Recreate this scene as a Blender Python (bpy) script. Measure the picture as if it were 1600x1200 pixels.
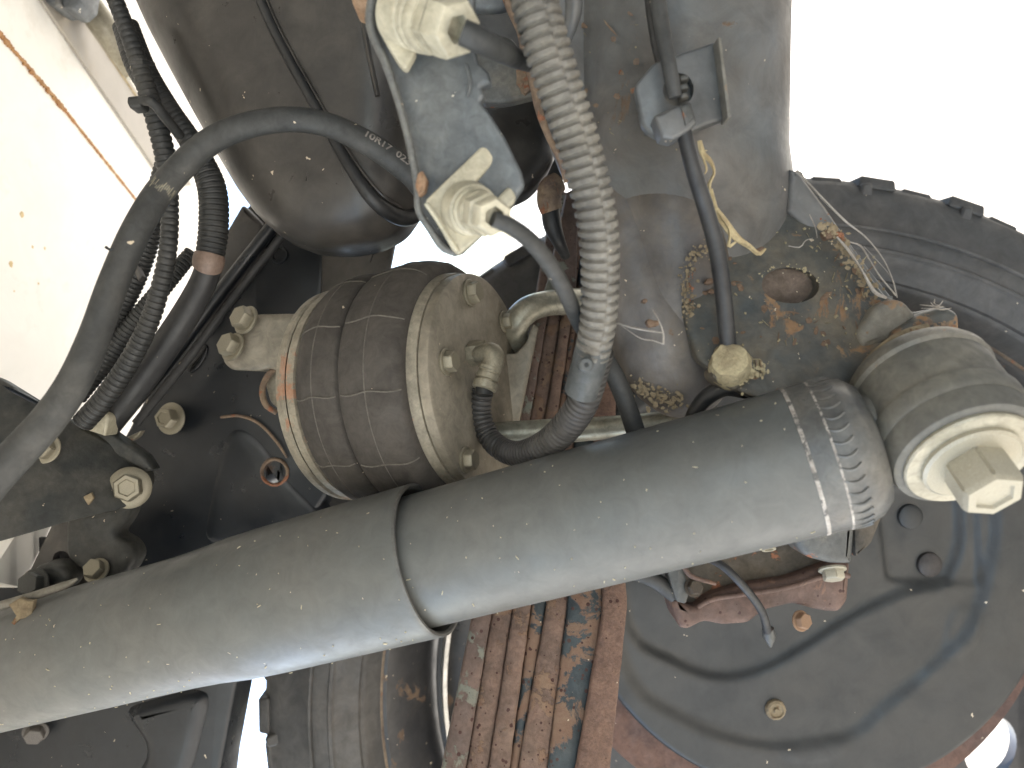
import bpy, bmesh, math, random
from mathutils import Vector as V, Matrix
from mathutils.geometry import tessellate_polygon
random.seed(7)
PI = math.pi
for o in list(bpy.data.objects): bpy.data.objects.remove(o)
SC = bpy.context.scene
COL = SC.collection

# ------------------------------------------------------------ camera, light
# world: Z up, +Y towards the wheel (outboard), X along the truck.  The phone is held on its side.
F = 1209.0            # focal length in photograph pixels (photo 1600 px wide)
CZ = .78
CAM = V((0, 0, CZ))
cd = bpy.data.cameras.new('camera'); cam = bpy.data.objects.new('camera', cd); COL.objects.link(cam)
cd.sensor_width = 36; cd.lens = 36*F/1600; cd.clip_start = .02; cd.clip_end = 3000
cam.matrix_world = Matrix(((0, 1, 0, 0), (0, 0, -1, 0), (-1, 0, 0, CZ), (0, 0, 0, 1)))
SC.camera = cam
cd.dof.use_dof = True; cd.dof.focus_distance = .52; cd.dof.aperture_fstop = 7
SUN_EL, SUN_AZ = math.radians(50), math.radians(-62)      # azimuth from +Y towards +X
w = bpy.data.worlds.new('World'); SC.world = w; w.use_nodes = True
nt = w.node_tree; bg = nt.nodes['Background']
sky = nt.nodes.new('ShaderNodeTexSky'); sky.sky_type = 'NISHITA'; sky.sun_disc = False
sky.sun_elevation = SUN_EL; sky.sun_rotation = SUN_AZ
sky.air_density = 1.0; sky.dust_density = 1.2
nt.links.new(sky.outputs[0], bg.inputs[0]); bg.inputs[1].default_value = .15
sd = V((math.sin(SUN_AZ)*math.cos(SUN_EL), math.cos(SUN_AZ)*math.cos(SUN_EL), math.sin(SUN_EL)))
ld = bpy.data.lights.new('sun', 'SUN'); ld.energy = 4.5; ld.angle = math.radians(.5); ld.color = (1, .95, .87)
sun = bpy.data.objects.new('sun', ld); COL.objects.link(sun)
sun.rotation_euler = sd.to_track_quat('Z', 'Y').to_euler(); sun.location = (-4, 4, 8)
SC.view_settings.view_transform = 'Standard'; SC.view_settings.look = 'None'
SC.view_settings.exposure = 2.2; SC.view_settings.gamma = 1

# ------------------------------------------------------------ geometry helpers
def P(px, py, d): return V(((600-py)/F*d, d, CZ-(px-800)/F*d))
def hit(px, py, p0, n):
    r = P(px, py, 1.0)-CAM
    return CAM + r*((p0-CAM).dot(n)/r.dot(n))
WP = {}
def wpos(o): return WP.get(o.name, V((0, 0, 0)))
def props(o, label=None, cat=None, group=None, kind=None):
    for k, v in (('label', label), ('category', cat), ('group', group), ('kind', kind)):
        if v: o[k] = v
    return o
def thing(name, loc, label, cat, group=None):
    o = bpy.data.objects.new(name, None); COL.objects.link(o); o.location = loc; WP[o.name] = V(loc)
    o.empty_display_size = .01
    return props(o, label, cat, group)
def finish(bm, ang=38):
    bmesh.ops.recalc_face_normals(bm, faces=bm.faces)
    for f in bm.faces: f.smooth = True
    ca = math.radians(ang)
    for e in bm.edges:
        if len(e.link_faces) == 2: e.smooth = e.calc_face_angle(0) < ca
def obj(name, bm, mat, parent=None, label=None, cat=None, group=None, kind=None, ang=38):
    finish(bm, ang)
    if parent is None:
        c = sum((v.co for v in bm.verts), V())/len(bm.verts)
        off = c
    else: off = wpos(parent)
    for v in bm.verts: v.co -= off
    me = bpy.data.meshes.new(name); bm.to_mesh(me); bm.free(); me.materials.append(mat)
    o = bpy.data.objects.new(name, me); COL.objects.link(o)
    if parent is None: o.location = off; WP[o.name] = V(off)
    else: o.parent = parent; WP[o.name] = V(off)
    return props(o, label, cat, group, kind)
def crom(pts, n):
    """catmull-rom through pts (vectors), n samples per span"""
    out = []
    L = len(pts)
    for i in range(L-1):
        p0 = pts[i-1] if i else pts[0]*2-pts[1]
        p1, p2 = pts[i], pts[i+1]
        p3 = pts[i+2] if i+2 < L else pts[-1]*2-pts[-2]
        for k in range(n):
            t = k/n
            out.append(.5*((2*p1)+(-p0+p2)*t+(2*p0-5*p1+4*p2-p3)*t*t+(-p0+3*p1-3*p2+p3)*t**3))
    out.append(pts[-1].copy())
    return out
def path(pts4, ds=.003):
    """pts4: 4-vectors (x,y,z,r) -> evenly spaced list of (pos, r, s)"""
    P4 = [V((*p, r)) for p, r in pts4]
    dense = crom(P4, 24)
    cum = [0]
    for a, b in zip(dense, dense[1:]): cum.append(cum[-1]+(b.xyz-a.xyz).length)
    n = max(2, int(cum[-1]/ds)); out = []; j = 0
    for i in range(n+1):
        s = cum[-1]*i/n
        while j < len(cum)-2 and cum[j+1] < s: j += 1
        f = (s-cum[j])/max(1e-9, cum[j+1]-cum[j])
        q = dense[j].lerp(dense[j+1], min(1, f))
        out.append((V(q[:3]), q[3], s))
    return out
def frames(pp):
    fr = []
    for i, (p, r, s) in enumerate(pp):
        a = pp[max(0, i-1)][0]; b = pp[min(len(pp)-1, i+1)][0]
        t = (b-a).normalized()
        c = (CAM-p).normalized()
        n = (c-t*c.dot(t))
        if n.length < .05: n = V((0, 0, 1))-t*t.z
        n.normalize(); fr.append((t, n, t.cross(n)))
    return fr
def PT(lst, rdef=None):
    """[(px,py,d,rpx)] -> [(pos, r)]"""
    out = []
    for q in lst:
        r = q[3] if len(q) > 3 else rdef
        out.append((P(q[0], q[1], q[2]), r*q[2]/F))
    return out
def sweep(pts, seg=18, ds=.003, rf=None, caps=True, bm=None, wob=0):
    bm = bm or bmesh.new()
    pp = path(pts, ds); fr = frames(pp)
    rings = []
    for (p, r, s), (t, n, b) in zip(pp, fr):
        ring = []
        for k in range(seg):
            a = 2*PI*k/seg
            rr = r*(rf(s, a) if rf else 1)
            if wob: rr *= 1+wob*math.sin(s*90+a*2)*math.sin(s*37+1.3*a)
            ring.append(bm.verts.new(p+(n*math.cos(a)+b*math.sin(a))*rr))
        rings.append(ring)
    for A, B in zip(rings, rings[1:]):
        for k in range(seg): bm.faces.new((A[k], A[(k+1) % seg], B[(k+1) % seg], B[k]))
    if caps: bm.faces.new(rings[0]); bm.faces.new(rings[-1])
    return bm
def corr(pitch, amp, split=None):
    def f(s, a):
        ph = s/pitch
        if split is not None:
            aa = (a-split) % (2*PI)
            ph += .42 if aa < PI else 0
            e = min(aa, abs(aa-PI), 2*PI-aa)
            if e < .07: return 1-amp*.55
        c = math.sin(2*PI*ph)
        return 1-amp*(.5-.5*math.tanh(2.6*(c+.45)))-.012*c
    return f
def lathe(O, ax, prof, seg=64, bm=None, a0=0, a1=2*PI, caps=True, jit=0):
    bm = bm or bmesh.new()
    ax = ax.normalized()
    ref = V((1, 0, 0)) if abs(ax.x) < .8 else V((0, 0, 1))
    u = (ref-ax*ref.dot(ax)).normalized(); v = ax.cross(u)
    full = a1-a0 > 2*PI-1e-4
    n = seg if full else seg+1
    rings = []
    for (t, r) in prof:
        rings.append([bm.verts.new(O+ax*t+(u*math.cos(a0+(a1-a0)*k/seg)+v*math.sin(a0+(a1-a0)*k/seg))*max(r, 1e-5)*(1+jit*random.uniform(-1, 1))) for k in range(n)])
    for A, B in zip(rings, rings[1:]):
        for k in range(n if full else n-1): bm.faces.new((A[k], A[(k+1) % n], B[(k+1) % n], B[k]))
    if caps and full: bm.faces.new(rings[0]); bm.faces.new(rings[-1])
    return bm
def sm2(pts, n=5):
    return [V((q[0], q[1])) for q in crom([V((a, b, 0)) for a, b in pts+pts[:1]], n)[:-1]] if n > 1 else [V(p) for p in pts]
def closed_smooth(pts, n):
    L = len(pts); out = []
    p = [V((a, b)) for a, b in pts]
    for i in range(L):
        p0, p1, p2, p3 = p[i-1], p[i], p[(i+1) % L], p[(i+2) % L]
        for k in range(n):
            t = k/n
            out.append(.5*((2*p1)+(-p0+p2)*t+(2*p0-5*p1+4*p2-p3)*t*t+(-p0+3*p1-3*p2+p3)*t**3))
    return out
def round_poly(pts, rad, n=4):
    """fillet polygon corners"""
    p = [V((a, b)) for a, b in pts]; out = []
    for i in range(len(p)):
        a, b, c = p[i-1], p[i], p[(i+1) % len(p)]
        l1 = min(rad, (a-b).length*.45); l2 = min(rad, (c-b).length*.45)
        s = b+(a-b).normalized()*l1; e = b+(c-b).normalized()*l2
        for k in range(n+1):
            t = k/n; out.append(s*(1-t)**2+b*2*t*(1-t)+e*t*t)
    return out
def inset2(poly, amt):
    n = len(poly); area = sum(poly[i-1].x*poly[i].y-poly[i].x*poly[i-1].y for i in range(n))
    sg = 1 if area > 0 else -1; out = []
    for i in range(n):
        e1 = (poly[i]-poly[i-1]); e2 = (poly[(i+1) % n]-poly[i])
        if e1.length < 1e-6: e1 = e2
        if e2.length < 1e-6: e2 = e1
        e1 = e1.normalized(); e2 = e2.normalized()
        n1 = V((-e1.y, e1.x))*sg; n2 = V((-e2.y, e2.x))*sg
        m = n1+n2
        m = m/m.length_squared*2 if m.length_squared > .3 else n1
        if m.length > 1.6: m = m.normalized()*1.6
        out.append(poly[i]+m*amt)
    return out
def slab(outline, d, thick, bevel=.001, segs=2, rad=0, smooth=0, holes=(), bm=None, rough=0):
    """plate whose camera side has the given outline (photo px) at depth d (number or function), thickness in m"""
    bm = bm or bmesh.new()
    df = d if callable(d) else (lambda x, y: d)
    if smooth: poly = closed_smooth(outline, smooth)
    elif rad: poly = round_poly(outline, rad)
    else: poly = [V(p) for p in outline]
    if rough:
        q = []
        for i, a in enumerate(poly):
            b = poly[(i+1) % len(poly)]; m = max(1, int((b-a).length/7))
            for k in range(m): q.append(a.lerp(b, k/m)+V((random.uniform(-rough, rough), random.uniform(-rough, rough))))
        poly = q
    c = sum(poly, V((0, 0)))/len(poly); dc = df(c.x, c.y); bp = bevel*F/dc
    rings = []
    for k in range(segs+1):
        th = PI/2*k/segs
        ins = bp*(1-math.sin(th)); dep = bevel*(1-math.cos(th))
        pl = inset2(poly, ins) if ins > 1e-6 else poly
        rings.append([bm.verts.new(P(q.x, q.y, df(q.x, q.y))+V((0, dep, 0))) for q in pl])
    rings.append([bm.verts.new(P(q.x, q.y, df(q.x, q.y))+V((0, max(thick, bevel*1.01), 0))) for q in poly])
    n = len(poly)
    for A, B in zip(rings, rings[1:]):
        for k in range(n): bm.faces.new((A[k], A[(k+1) % n], B[(k+1) % n], B[k]))
    hf, hb = [], []
    for h in holes:
        h = [V(p) for p in h]
        f_ = [bm.verts.new(P(q.x, q.y, df(q.x, q.y))) for q in h]
        b_ = [bm.verts.new(P(q.x, q.y, df(q.x, q.y))+V((0, thick, 0))) for q in h]
        for k in range(len(h)): bm.faces.new((f_[k], f_[(k+1) % len(h)], b_[(k+1) % len(h)], b_[k]))
        hf.append(f_); hb.append(b_)
    for ring, hs in ((rings[0], hf), (rings[-1], hb)):
        flat = list(ring)
        loops = [[V((v.co.x/v.co.y, (v.co.z-CZ)/v.co.y, 0)) for v in ring]]
        for h in hs: loops.append([V((v.co.x/v.co.y, (v.co.z-CZ)/v.co.y, 0)) for v in h]); flat += h
        for tri in tessellate_polygon(loops):
            try: bm.faces.new([flat[i] for i in tri])
            except ValueError: pass
    return bm
def ell(cx, cy, a, b, rot=0, n=28):
    r = math.radians(rot)
    return [(cx+a*math.cos(t)*math.cos(r)-b*math.sin(t)*math.sin(r), cy+a*math.cos(t)*math.sin(r)+b*math.sin(t)*math.cos(r)) for t in [2*PI*k/n for k in range(n)]]
def planefn(pts):
    """depth function through three (px,py,d)"""
    (a, b, c) = [P(*q) for q in pts]; n = (b-a).cross(c-a)
    return lambda x, y: hit(x, y, a, n).y
def local_mesh(name, bm, mat):
    finish(bm); me = bpy.data.meshes.new(name); bm.to_mesh(me); bm.free(); me.materials.append(mat); return me
def place(name, me, parent, pos, zdir, spin=0, scale=1.0, **kw):
    o = bpy.data.objects.new(name, me); COL.objects.link(o)
    q = zdir.to_track_quat('Z', 'Y')
    m = Matrix.Translation(pos-(wpos(parent) if parent else V())) @ q.to_matrix().to_4x4() @ Matrix.Rotation(spin, 4, 'Z') @ Matrix.Scale(scale, 4)
    if parent: o.parent = parent
    o.matrix_local = m
    WP[o.name] = V(pos)
    return props(o, **kw)

# ------------------------------------------------------------ materials
def M(name, c1, c2=None, s=30, rough=.5, metal=0, bump=.15, bs=300, rust=None, rs=40, rc=((.19, .065, .03), (.32, .15, .085)),
      fleck=0, fs=110, fc=(.62, .52, .38), dust=0, dc=(.30, .26, .20), ds=18, pit=0, pitc=(.05, .02, .015), scratch=0, mot=.28):
    m = bpy.data.materials.new(name); m.use_nodes = True
    t = m.node_tree; N = t.nodes; L = t.links; b = N['Principled BSDF']
    tc = N.new('ShaderNodeTexCoord'); co = tc.outputs['Object']
    def noise(sc, det=4, ro=.55, off=0, dist=0):
        n = N.new('ShaderNodeTexNoise'); n.inputs['Scale'].default_value = sc; n.inputs['Detail'].default_value = det
        n.inputs['Roughness'].default_value = ro; n.inputs['Distortion'].default_value = dist
        mp = N.new('ShaderNodeMapping'); mp.inputs['Location'].default_value = (off, off*.7, off*1.3)
        L.new(co, mp.inputs[0]); L.new(mp.outputs[0], n.inputs['Vector']); return n.outputs['Fac']
    def ramp(x, a, bb):
        r = N.new('ShaderNodeMapRange'); r.inputs[1].default_value = a; r.inputs[2].default_value = bb; r.clamp = True
        L.new(x, r.inputs[0]); return r.outputs[0]
    def mix(fac, A, B):
        x = N.new('ShaderNodeMix'); x.data_type = 'RGBA'
        if isinstance(fac, float): x.inputs[0].default_value = fac
        else: L.new(fac, x.inputs[0])
        for sock, c in ((x.inputs[6], A), (x.inputs[7], B)):
            if isinstance(c, tuple): sock.default_value = (*c, 1)
            else: L.new(c, sock)
        return x.outputs[2]
    def mth(op, a, bb):
        x = N.new('ShaderNodeMath'); x.operation = op
        for i, c in enumerate((a, bb)):
            if isinstance(c, (int, float)): x.inputs[i].default_value = c
            else: L.new(c, x.inputs[i])
        return x.outputs[0]
    c2 = c2 or tuple(v*.7 for v in c1)
    col = mix(ramp(noise(s, 5), .35, .65), c1, c2)
    rf = ramp(noise(s*2.3, 4, .6, 3), .3, .7)
    rgh = mth('ADD', mth('MULTIPLY', rf, .22), rough-.11)
    height = noise(bs, 4, .6, 1)
    if dust:
        dm = mth('MULTIPLY', ramp(noise(ds, 6, .65, 9), .62-dust*.45, .86-dust*.3), min(1, .35+dust))
        col = mix(dm, col, dc); rgh = mth('ADD', rgh, mth('MULTIPLY', dm, .35))
    metv = None
    mm = mth('MULTIPLY', mth('SUBTRACT', noise(s*4.3, 9, .72, 13, .6), .5), mot*5)
    mm2 = mth('MULTIPLY', mth('SUBTRACT', noise(max(6, s*.5), 4, .6, 17), .5), mot*3)
    gain = mth('MAXIMUM', mth('ADD', mth('ADD', 1, mm), mm2), .35)
    vs_ = N.new('ShaderNodeVectorMath'); vs_.operation = 'SCALE'; L.new(col, vs_.inputs[0]); L.new(gain, vs_.inputs['Scale']); col = vs_.outputs[0]
    rgh = mth('ADD', rgh, mth('MULTIPLY', mm, -.25))
    if rust:
        n1 = noise(rs, 9, .68, 5, .4)
        rm = ramp(n1, .66-rust*.36, .69-rust*.36)
        rcol = mix(ramp(noise(rs*2.2, 6, .7, 2), .35, .65), rc[0], rc[1])
        col = mix(rm, col, rcol); rgh = mth('MAXIMUM', rgh, mth('MULTIPLY', rm, .85))
        height = mth('ADD', height, mth('MULTIPLY', rm, mth('ADD', .5, noise(rs*9, 3, .7, 4))))
        if metal: metv = mth('MULTIPLY', mth('SUBTRACT', 1, rm), metal)
    if pit:
        v = N.new('ShaderNodeTexVoronoi'); v.inputs['Scale'].default_value = 300; L.new(co, v.inputs['Vector'])
        sp = N.new('ShaderNodeSeparateColor'); L.new(v.outputs['Color'], sp.inputs[0])
        pm = mth('MULTIPLY', mth('LESS_THAN', v.outputs['Distance'], mth('MULTIPLY', mth('POWER', sp.outputs[1], 1.6), .42)), mth('GREATER_THAN', sp.outputs[0], 1-pit))
        col = mix(pm, col, pitc); height = mth('SUBTRACT', height, mth('MULTIPLY', pm, .8))
    if fleck:
        nz = N.new('ShaderNodeTexNoise'); nz.inputs['Scale'].default_value = 160; L.new(co, nz.inputs['Vector'])
        vm = N.new('ShaderNodeMix'); vm.data_type = 'VECTOR'; vm.inputs[0].default_value = .012
        L.new(co, vm.inputs[4]); L.new(nz.outputs['Color'], vm.inputs[5])
        v = N.new('ShaderNodeTexVoronoi'); v.inputs['Scale'].default_value = fs*1.35; L.new(vm.outputs[1], v.inputs['Vector'])
        sp = N.new('ShaderNodeSeparateColor'); L.new(v.outputs['Color'], sp.inputs[0])
        fm = mth('MULTIPLY', mth('LESS_THAN', v.outputs['Distance'], mth('MULTIPLY', mth('POWER', sp.outputs[1], 2.0), .15)), mth('GREATER_THAN', sp.outputs[0], 1-min(.9, fleck*2)))
        col = mix(mth('MULTIPLY', fm, .8), col, fc)
    if scratch:
        mp = N.new('ShaderNodeMapping'); mp.inputs['Scale'].default_value = (1, 1, 14); mp.inputs['Rotation'].default_value = (.4, .8, .3); L.new(co, mp.inputs[0])
        n = N.new('ShaderNodeTexNoise'); n.inputs['Scale'].default_value = 45; n.inputs['Detail'].default_value = 6; L.new(mp.outputs[0], n.inputs['Vector'])
        sm = mth('MULTIPLY', ramp(n.outputs['Fac'], .62, .72), scratch)
        col = mix(sm, col, dc)
    bp = N.new('ShaderNodeBump'); bp.inputs['Strength'].default_value = bump; bp.inputs['Distance'].default_value = .0012
    L.new(height, bp.inputs['Height']); L.new(bp.outputs[0], b.inputs['Normal'])
    L.new(col, b.inputs['Base Color']); L.new(rgh, b.inputs['Roughness'])
    if metv is not None: L.new(metv, b.inputs['Metallic'])
    else: b.inputs['Metallic'].default_value = metal
    return m
shock_m = M('shock_paint', (.092, .097, .094), (.108, .108, .101), 16, .44, .0, .05, 500, fleck=.09, fs=125, dust=.16, dc=(.125, .122, .113), scratch=.22, mot=.16)
shock_in = M('shock_inside', (.12, .11, .09), None, 40, .7, 0, .2)
shock_end = M('shock_end_paint', (.115, .115, .108), (.085, .085, .082), 40, .40, .1, .12, 400, dust=.3, dc=(.2, .17, .13))
chalk = M('chalk_line', (.42, .39, .35), (.24, .215, .19), 160, .8, 0, .2, 300, rust=.35, rs=120, rc=((.10, .10, .095), (.13, .12, .11)))
rubber = M('hose_rubber', (.030, .032, .032), (.042, .042, .040), 30, .62, 0, .12, 350, fleck=.12, dust=.25, dc=(.10, .095, .085))
rubber_dk = M('hose_rubber_dark', (.016, .016, .017), (.028, .028, .028), 30, .5, 0, .12, 300, fleck=.1, dust=.15, dc=(.09, .085, .075))
bellow_m = M('bellows_rubber', (.055, .048, .041), (.042, .037, .032), 22, .78, 0, .25, 420, fleck=.10, dust=.35, dc=(.082, .072, .061))
seam_m = M('mould_line_rubber', (.11, .10, .085), (.11, .10, .085), 90, .8)
plate_m = M('zinc_plate', (.26, .23, .18), (.19, .168, .13), 26, .48, .25, .2, 260, rust=.02, rs=30, dust=.35, dc=(.26, .23, .18), fleck=.1, rc=((.28, .13, .06), (.33, .18, .10)))
plate_e = M('zinc_plate_edge', (.30, .27, .21), (.20, .18, .14), 60, .55, .2, .3, 300, rust=.17, rs=28, dust=.3, rc=((.27, .13, .07), (.36, .24, .17)))
bolt_m = M('zinc_bolt', (.29, .265, .20), (.215, .195, .145), 90, .40, .45, .15, 400, dust=.3, dc=(.34, .30, .22), rust=.04, rs=90)
alu_m = M('zinc_rod', (.34, .33, .27), (.25, .24, .19), 50, .38, .5, .08, 300, rust=.1, rs=26, dust=.3, dc=(.30, .25, .18))
rust_m = M('rusted_spring_steel', (.165, .105, .078), (.10, .066, .05), 60, .8, 0, .6, 240, rust=.36, rs=40, rc=((.17, .095, .06), (.20, .135, .09)), pit=.6, dust=.2, dc=(.19, .15, .115))
rust2_m = M('rusted_spring_leaf_dark', (.12, .08, .064), (.085, .06, .05), 44, .8, 0, .5, 240, rust=.35, rs=40, rc=((.13, .14, .12), (.17, .165, .13)), pit=.5)
rust3_m = M('rusted_spring_blue_paint', (.026, .038, .045), (.04, .05, .052), 30, .6, 0, .4, 240, rust=.50, rs=34, rc=((.155, .09, .06), (.19, .125, .085)), pit=.4, fleck=.15)
rust4_m = M('rusted_main_leaf', (.165, .10, .072), (.12, .072, .054), 120, .85, 0, .8, 340, rust=.12, rs=20, rc=((.06, .065, .06), (.09, .09, .08)), pit=.25, fleck=.1)
frame_m = M('frame_paint_black', (.006, .008, .011), (.010, .012, .015), 14, .36, 0, .08, 300, fleck=.12, rust=.04, rs=12, rc=((.05, .03, .022), (.07, .045, .03)), dust=.12, dc=(.022, .021, .02), scratch=.2)
frame_l = M('frame_paint_dusty', (.075, .068, .060), (.055, .05, .046), 14, .5, 0, .1, 300, fleck=.12, dust=.2, dc=(.12, .10, .08))
brk_m = M('bracket_paint', (.025, .028, .027), (.045, .045, .04), 38, .5, 0, .15, 300, fleck=.2, dust=.42, dc=(.085, .08, .068), ds=45)
tank_m = M('tank_plastic', (.038, .034, .030), (.028, .026, .024), 12, .36, 0, .05, 350, fleck=.15, fs=85, dust=.3, dc=(.09, .08, .068), scratch=.12)
strap_m = M('strap_rubber', (.012, .012, .012), (.02, .02, .02), 30, .5, 0, .1, fleck=.1)
sens_m = M('bracket_blue_grey', (.135, .145, .148), (.09, .10, .107), 34, .42, .15, .25, 200, fleck=.3, fs=100, fc=(.7, .66, .55), dust=.15, dc=(.3, .28, .23))
sens_e = M('bracket_worn_edge', (.15, .15, .14), (.10, .105, .105), 90, .5, .2, .4, 200, fleck=.3)
ivory = M('ivory_plastic', (.47, .44, .34), (.38, .35, .26), 40, .5, 0, .08, 300, dust=.25, dc=(.42, .36, .25))
loom_m = M('loom_plastic_dusty', (.165, .155, .135), (.10, .095, .085), 60, .6, 0, .2, 300, dust=.4, dc=(.24, .22, .18), fleck=.1)
loom_dk = M('loom_plastic_dark', (.055, .052, .05), (.04, .038, .036), 60, .5, 0, .15, 300, dust=.35, dc=(.11, .10, .085), fleck=.12)
loom_bk = M('loom_plastic_black', (.018, .019, .019), (.028, .028, .027), 60, .5, 0, .15, 300, dust=.25, dc=(.075, .07, .06), fleck=.1)
tape_m = M('grey_tape', (.075, .08, .08), (.055, .06, .06), 60, .55, 0, .3, 200, dust=.2, dc=(.14, .13, .11))
axle_m = M('axle_paint_grey', (.155, .165, .17), (.075, .075, .072), 8, .40, .1, .35, 110, fleck=.25, fs=90, rust=.09, rs=15, rc=((.09, .065, .045), (.15, .10, .065)), dust=.42, dc=(.12, .10, .08), ds=9, scratch=.12)
axleb_m = M('axle_stained', (.14, .135, .135), (.05, .04, .031), 10, .42, .05, .35, 120, fleck=.35, fs=90, rust=.09, rs=24, rc=((.14, .09, .06), (.2, .15, .1)), dust=.4, dc=(.15, .12, .085), ds=20, scratch=.15)
crust_m = M('yellow_crust', (.36, .31, .19), (.22, .18, .11), 110, .9, 0, .9, 220)
axle2_m = M('axle_plate_rusty', (.055, .062, .062), (.08, .075, .062), 26, .5, .1, .35, 130, fleck=.3, rust=.24, rs=22, rc=((.16, .085, .045), (.27, .17, .09)), dust=.35, dc=(.17, .13, .08), ds=24)
axle3_m = M('axle_end_crusted', (.075, .066, .055), (.05, .048, .045), 30, .6, 0, .5, 130, rust=.34, rs=20, rc=((.17, .11, .05), (.24, .19, .13)), dust=.4, dc=(.18, .15, .10))
mud_m = M('dried_mud', (.24, .19, .12), (.15, .115, .07), 70, .9, 0, .8, 160, rust=.2, rs=50)
rustblot = M('rust_blister', (.16, .105, .068), (.12, .078, .052), 130, .9, 0, .6, 260)
rust_lip = M('rusty_edge', (.24, .17, .11), (.13, .09, .07), 70, .8, 0, .6, 200, rust=.25, rs=60)
eye_m = M('eye_ring_paint', (.17, .16, .135), (.12, .115, .10), 40, .5, .15, .25, 200, rust=.10, rs=40, rc=((.17, .10, .06), (.25, .17, .10)), dust=.3, dc=(.22, .19, .14))
eyerub = M('bushing_rubber', (.125, .118, .098), (.09, .088, .078), 30, .55, 0, .12, 300, dust=.3, dc=(.17, .155, .12))
cream_m = M('cream_zinc', (.40, .37, .29), (.28, .255, .19), 50, .42, .2, .1, 300, rust=.06, rs=45, rc=((.28, .12, .07), (.35, .2, .13)), dust=.2, dc=(.48, .42, .3))
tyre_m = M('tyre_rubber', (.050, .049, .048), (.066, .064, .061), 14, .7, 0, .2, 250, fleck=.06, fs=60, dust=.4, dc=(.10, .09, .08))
rim_m = M('rim_black', (.022, .022, .024), (.035, .033, .032), 20, .4, 0, .1, 300, rust=.15, rs=26, rc=((.07, .045, .032), (.12, .08, .05)), fleck=.2)
rimedge = M('rim_lip_worn', (.22, .17, .12), (.12, .09, .07), 60, .5, .2, .2, 300, rust=.2)
silver_m = M('silver_valve_rim', (.55, .52, .48), (.4, .38, .34), 30, .35, .5, .05)
shield_m = M('shield_black', (.014, .016, .017), (.019, .020, .019), 9, .43, 0, .06, 300, fleck=.09, fs=75, dust=.28, dc=(.030, .028, .025), scratch=.15)
rotor_m = M('rotor_rust', (.115, .06, .04), (.08, .045, .035), 40, .8, 0, .3, 200, fleck=.05)
calip_m = M('caliper_rust', (.125, .075, .056), (.085, .052, .04), 40, .7, 0, .35, 200, rust=.2, rs=30, pit=.2, rc=((.16, .085, .055), (.2, .12, .085)))
calip2_m = M('caliper_mud', (.085, .068, .048), (.055, .048, .038), 40, .8, 0, .6, 130, rust=.25, rs=34)
steel_m = M('steel_grey', (.085, .088, .085), (.07, .07, .065), 40, .5, .2, .2, 200, dust=.3, rust=.06)
white_m = M('white_panel', (.84, .82, .76), (.82, .79, .72), 5, .45, 0, .03, 200, rust=0, rs=9, rc=((.55, .33, .12), (.6, .42, .2)), dust=.15, dc=(.5, .44, .34), mot=.04)
white_shade_m = M('panel_side_shade', (.40, .37, .32), (.36, .33, .29), 9, .5, 0, .05, dust=.2, dc=(.4, .33, .2), mot=.06)  # grey puts the shade of the differently facing panel into its colour
rustseam = M('rust_seam', (.34, .15, .05), (.45, .27, .12), 60, .9, 0, .5, 200)
straw_m = M('straw', (.46, .38, .22), (.34, .26, .14), 90, .8, 0, .2)
web_m = M('cobweb', (.34, .31, .27), (.25, .22, .19), 90, .7)
print_m = M('print_ink', (.30, .27, .24), (.2, .18, .16), 300, .8)
print_y = M('print_ink_yellow', (.50, .46, .33), (.35, .31, .22), 300, .8)
orange_m = M('orange_rust_cap', (.24, .13, .07), (.32, .21, .13), 120, .7, 0, .6, 200)
ground_m = M('concrete_ground', (.46, .43, .38), (.38, .355, .31), 2, .9, 0, .3, 40, dust=.3, dc=(.38, .34, .28))

# ------------------------------------------------------------ setting
def grid_sheet():
    bm = bmesh.new(); bmesh.ops.create_grid(bm, x_segments=2, y_segments=2, size=800); return bm
obj('ground', grid_sheet(), ground_m, kind='structure')

# ------------------------------------------------------------ white body panel above (image left = up)
UP = V((0, 0, 1)); BZ = CZ+.45
def atz(px, py, z): return hit(px, py, V((0, 0, z)), UP)
def box(a, b, bm=None, bev=0):
    bm = bm or bmesh.new()
    g = bmesh.ops.create_cube(bm, size=1)
    for v in g['verts']: v.co = V((a[i]+(b[i]-a[i])*(v.co[i]+.5) for i in range(3)))
    if bev: bmesh.ops.bevel(bm, geom=[e for e in bm.edges], offset=bev, segments=2, affect='EDGES')
    return bm
bed = thing('truck_bed', (0, .6, BZ), 'white painted underside of the truck body with a rusty seam at far left', 'truck body')
obj('floor_panel', box((-.85, -1.6, BZ), (3.2, 1.22, BZ+.03)), white_m, bed)
obj('unseen_light_block', box((1.15, -1.6, .45), (3.2, 1.15, BZ-.01)), frame_m, bed)  # unseen dark box added to block low light from the front
def ribbon(pts, w, h, zt, bm=None, jit=0):
    """strip lying under plane z=zt along pts (px,py) widths w (m)"""
    bm = bm or bmesh.new(); q = [atz(x, y, zt) for x, y in pts]; rows = []
    for i, p in enumerate(q):
        t = (q[min(i+1, len(q)-1)]-q[max(i-1, 0)]).normalized(); s = t.cross(UP)
        ww = w*(1+jit*random.uniform(-.6, 1)); 
        rows.append([bm.verts.new(p+s*ww*k+UP*(-h if m else .002)) for k, m in ((-.5, 0), (-.4, 1), (.4, 1), (.5, 0))])
    for A, B in zip(rows, rows[1:]):
        for k in range(3): bm.faces.new((A[k], A[k+1], B[k+1], B[k]))
    return bm
def lerp2(a, b, n): return [(a[0]+(b[0]-a[0])*i/n, a[1]+(b[1]-a[1])*i/n) for i in range(n+1)]
obj('rust_seam', ribbon([(x+random.uniform(-1, 1), y) for x, y in lerp2((-30, 20), (105, 178), 90)], .0042, .002, BZ, jit=.8), rustseam, bed)
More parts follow.
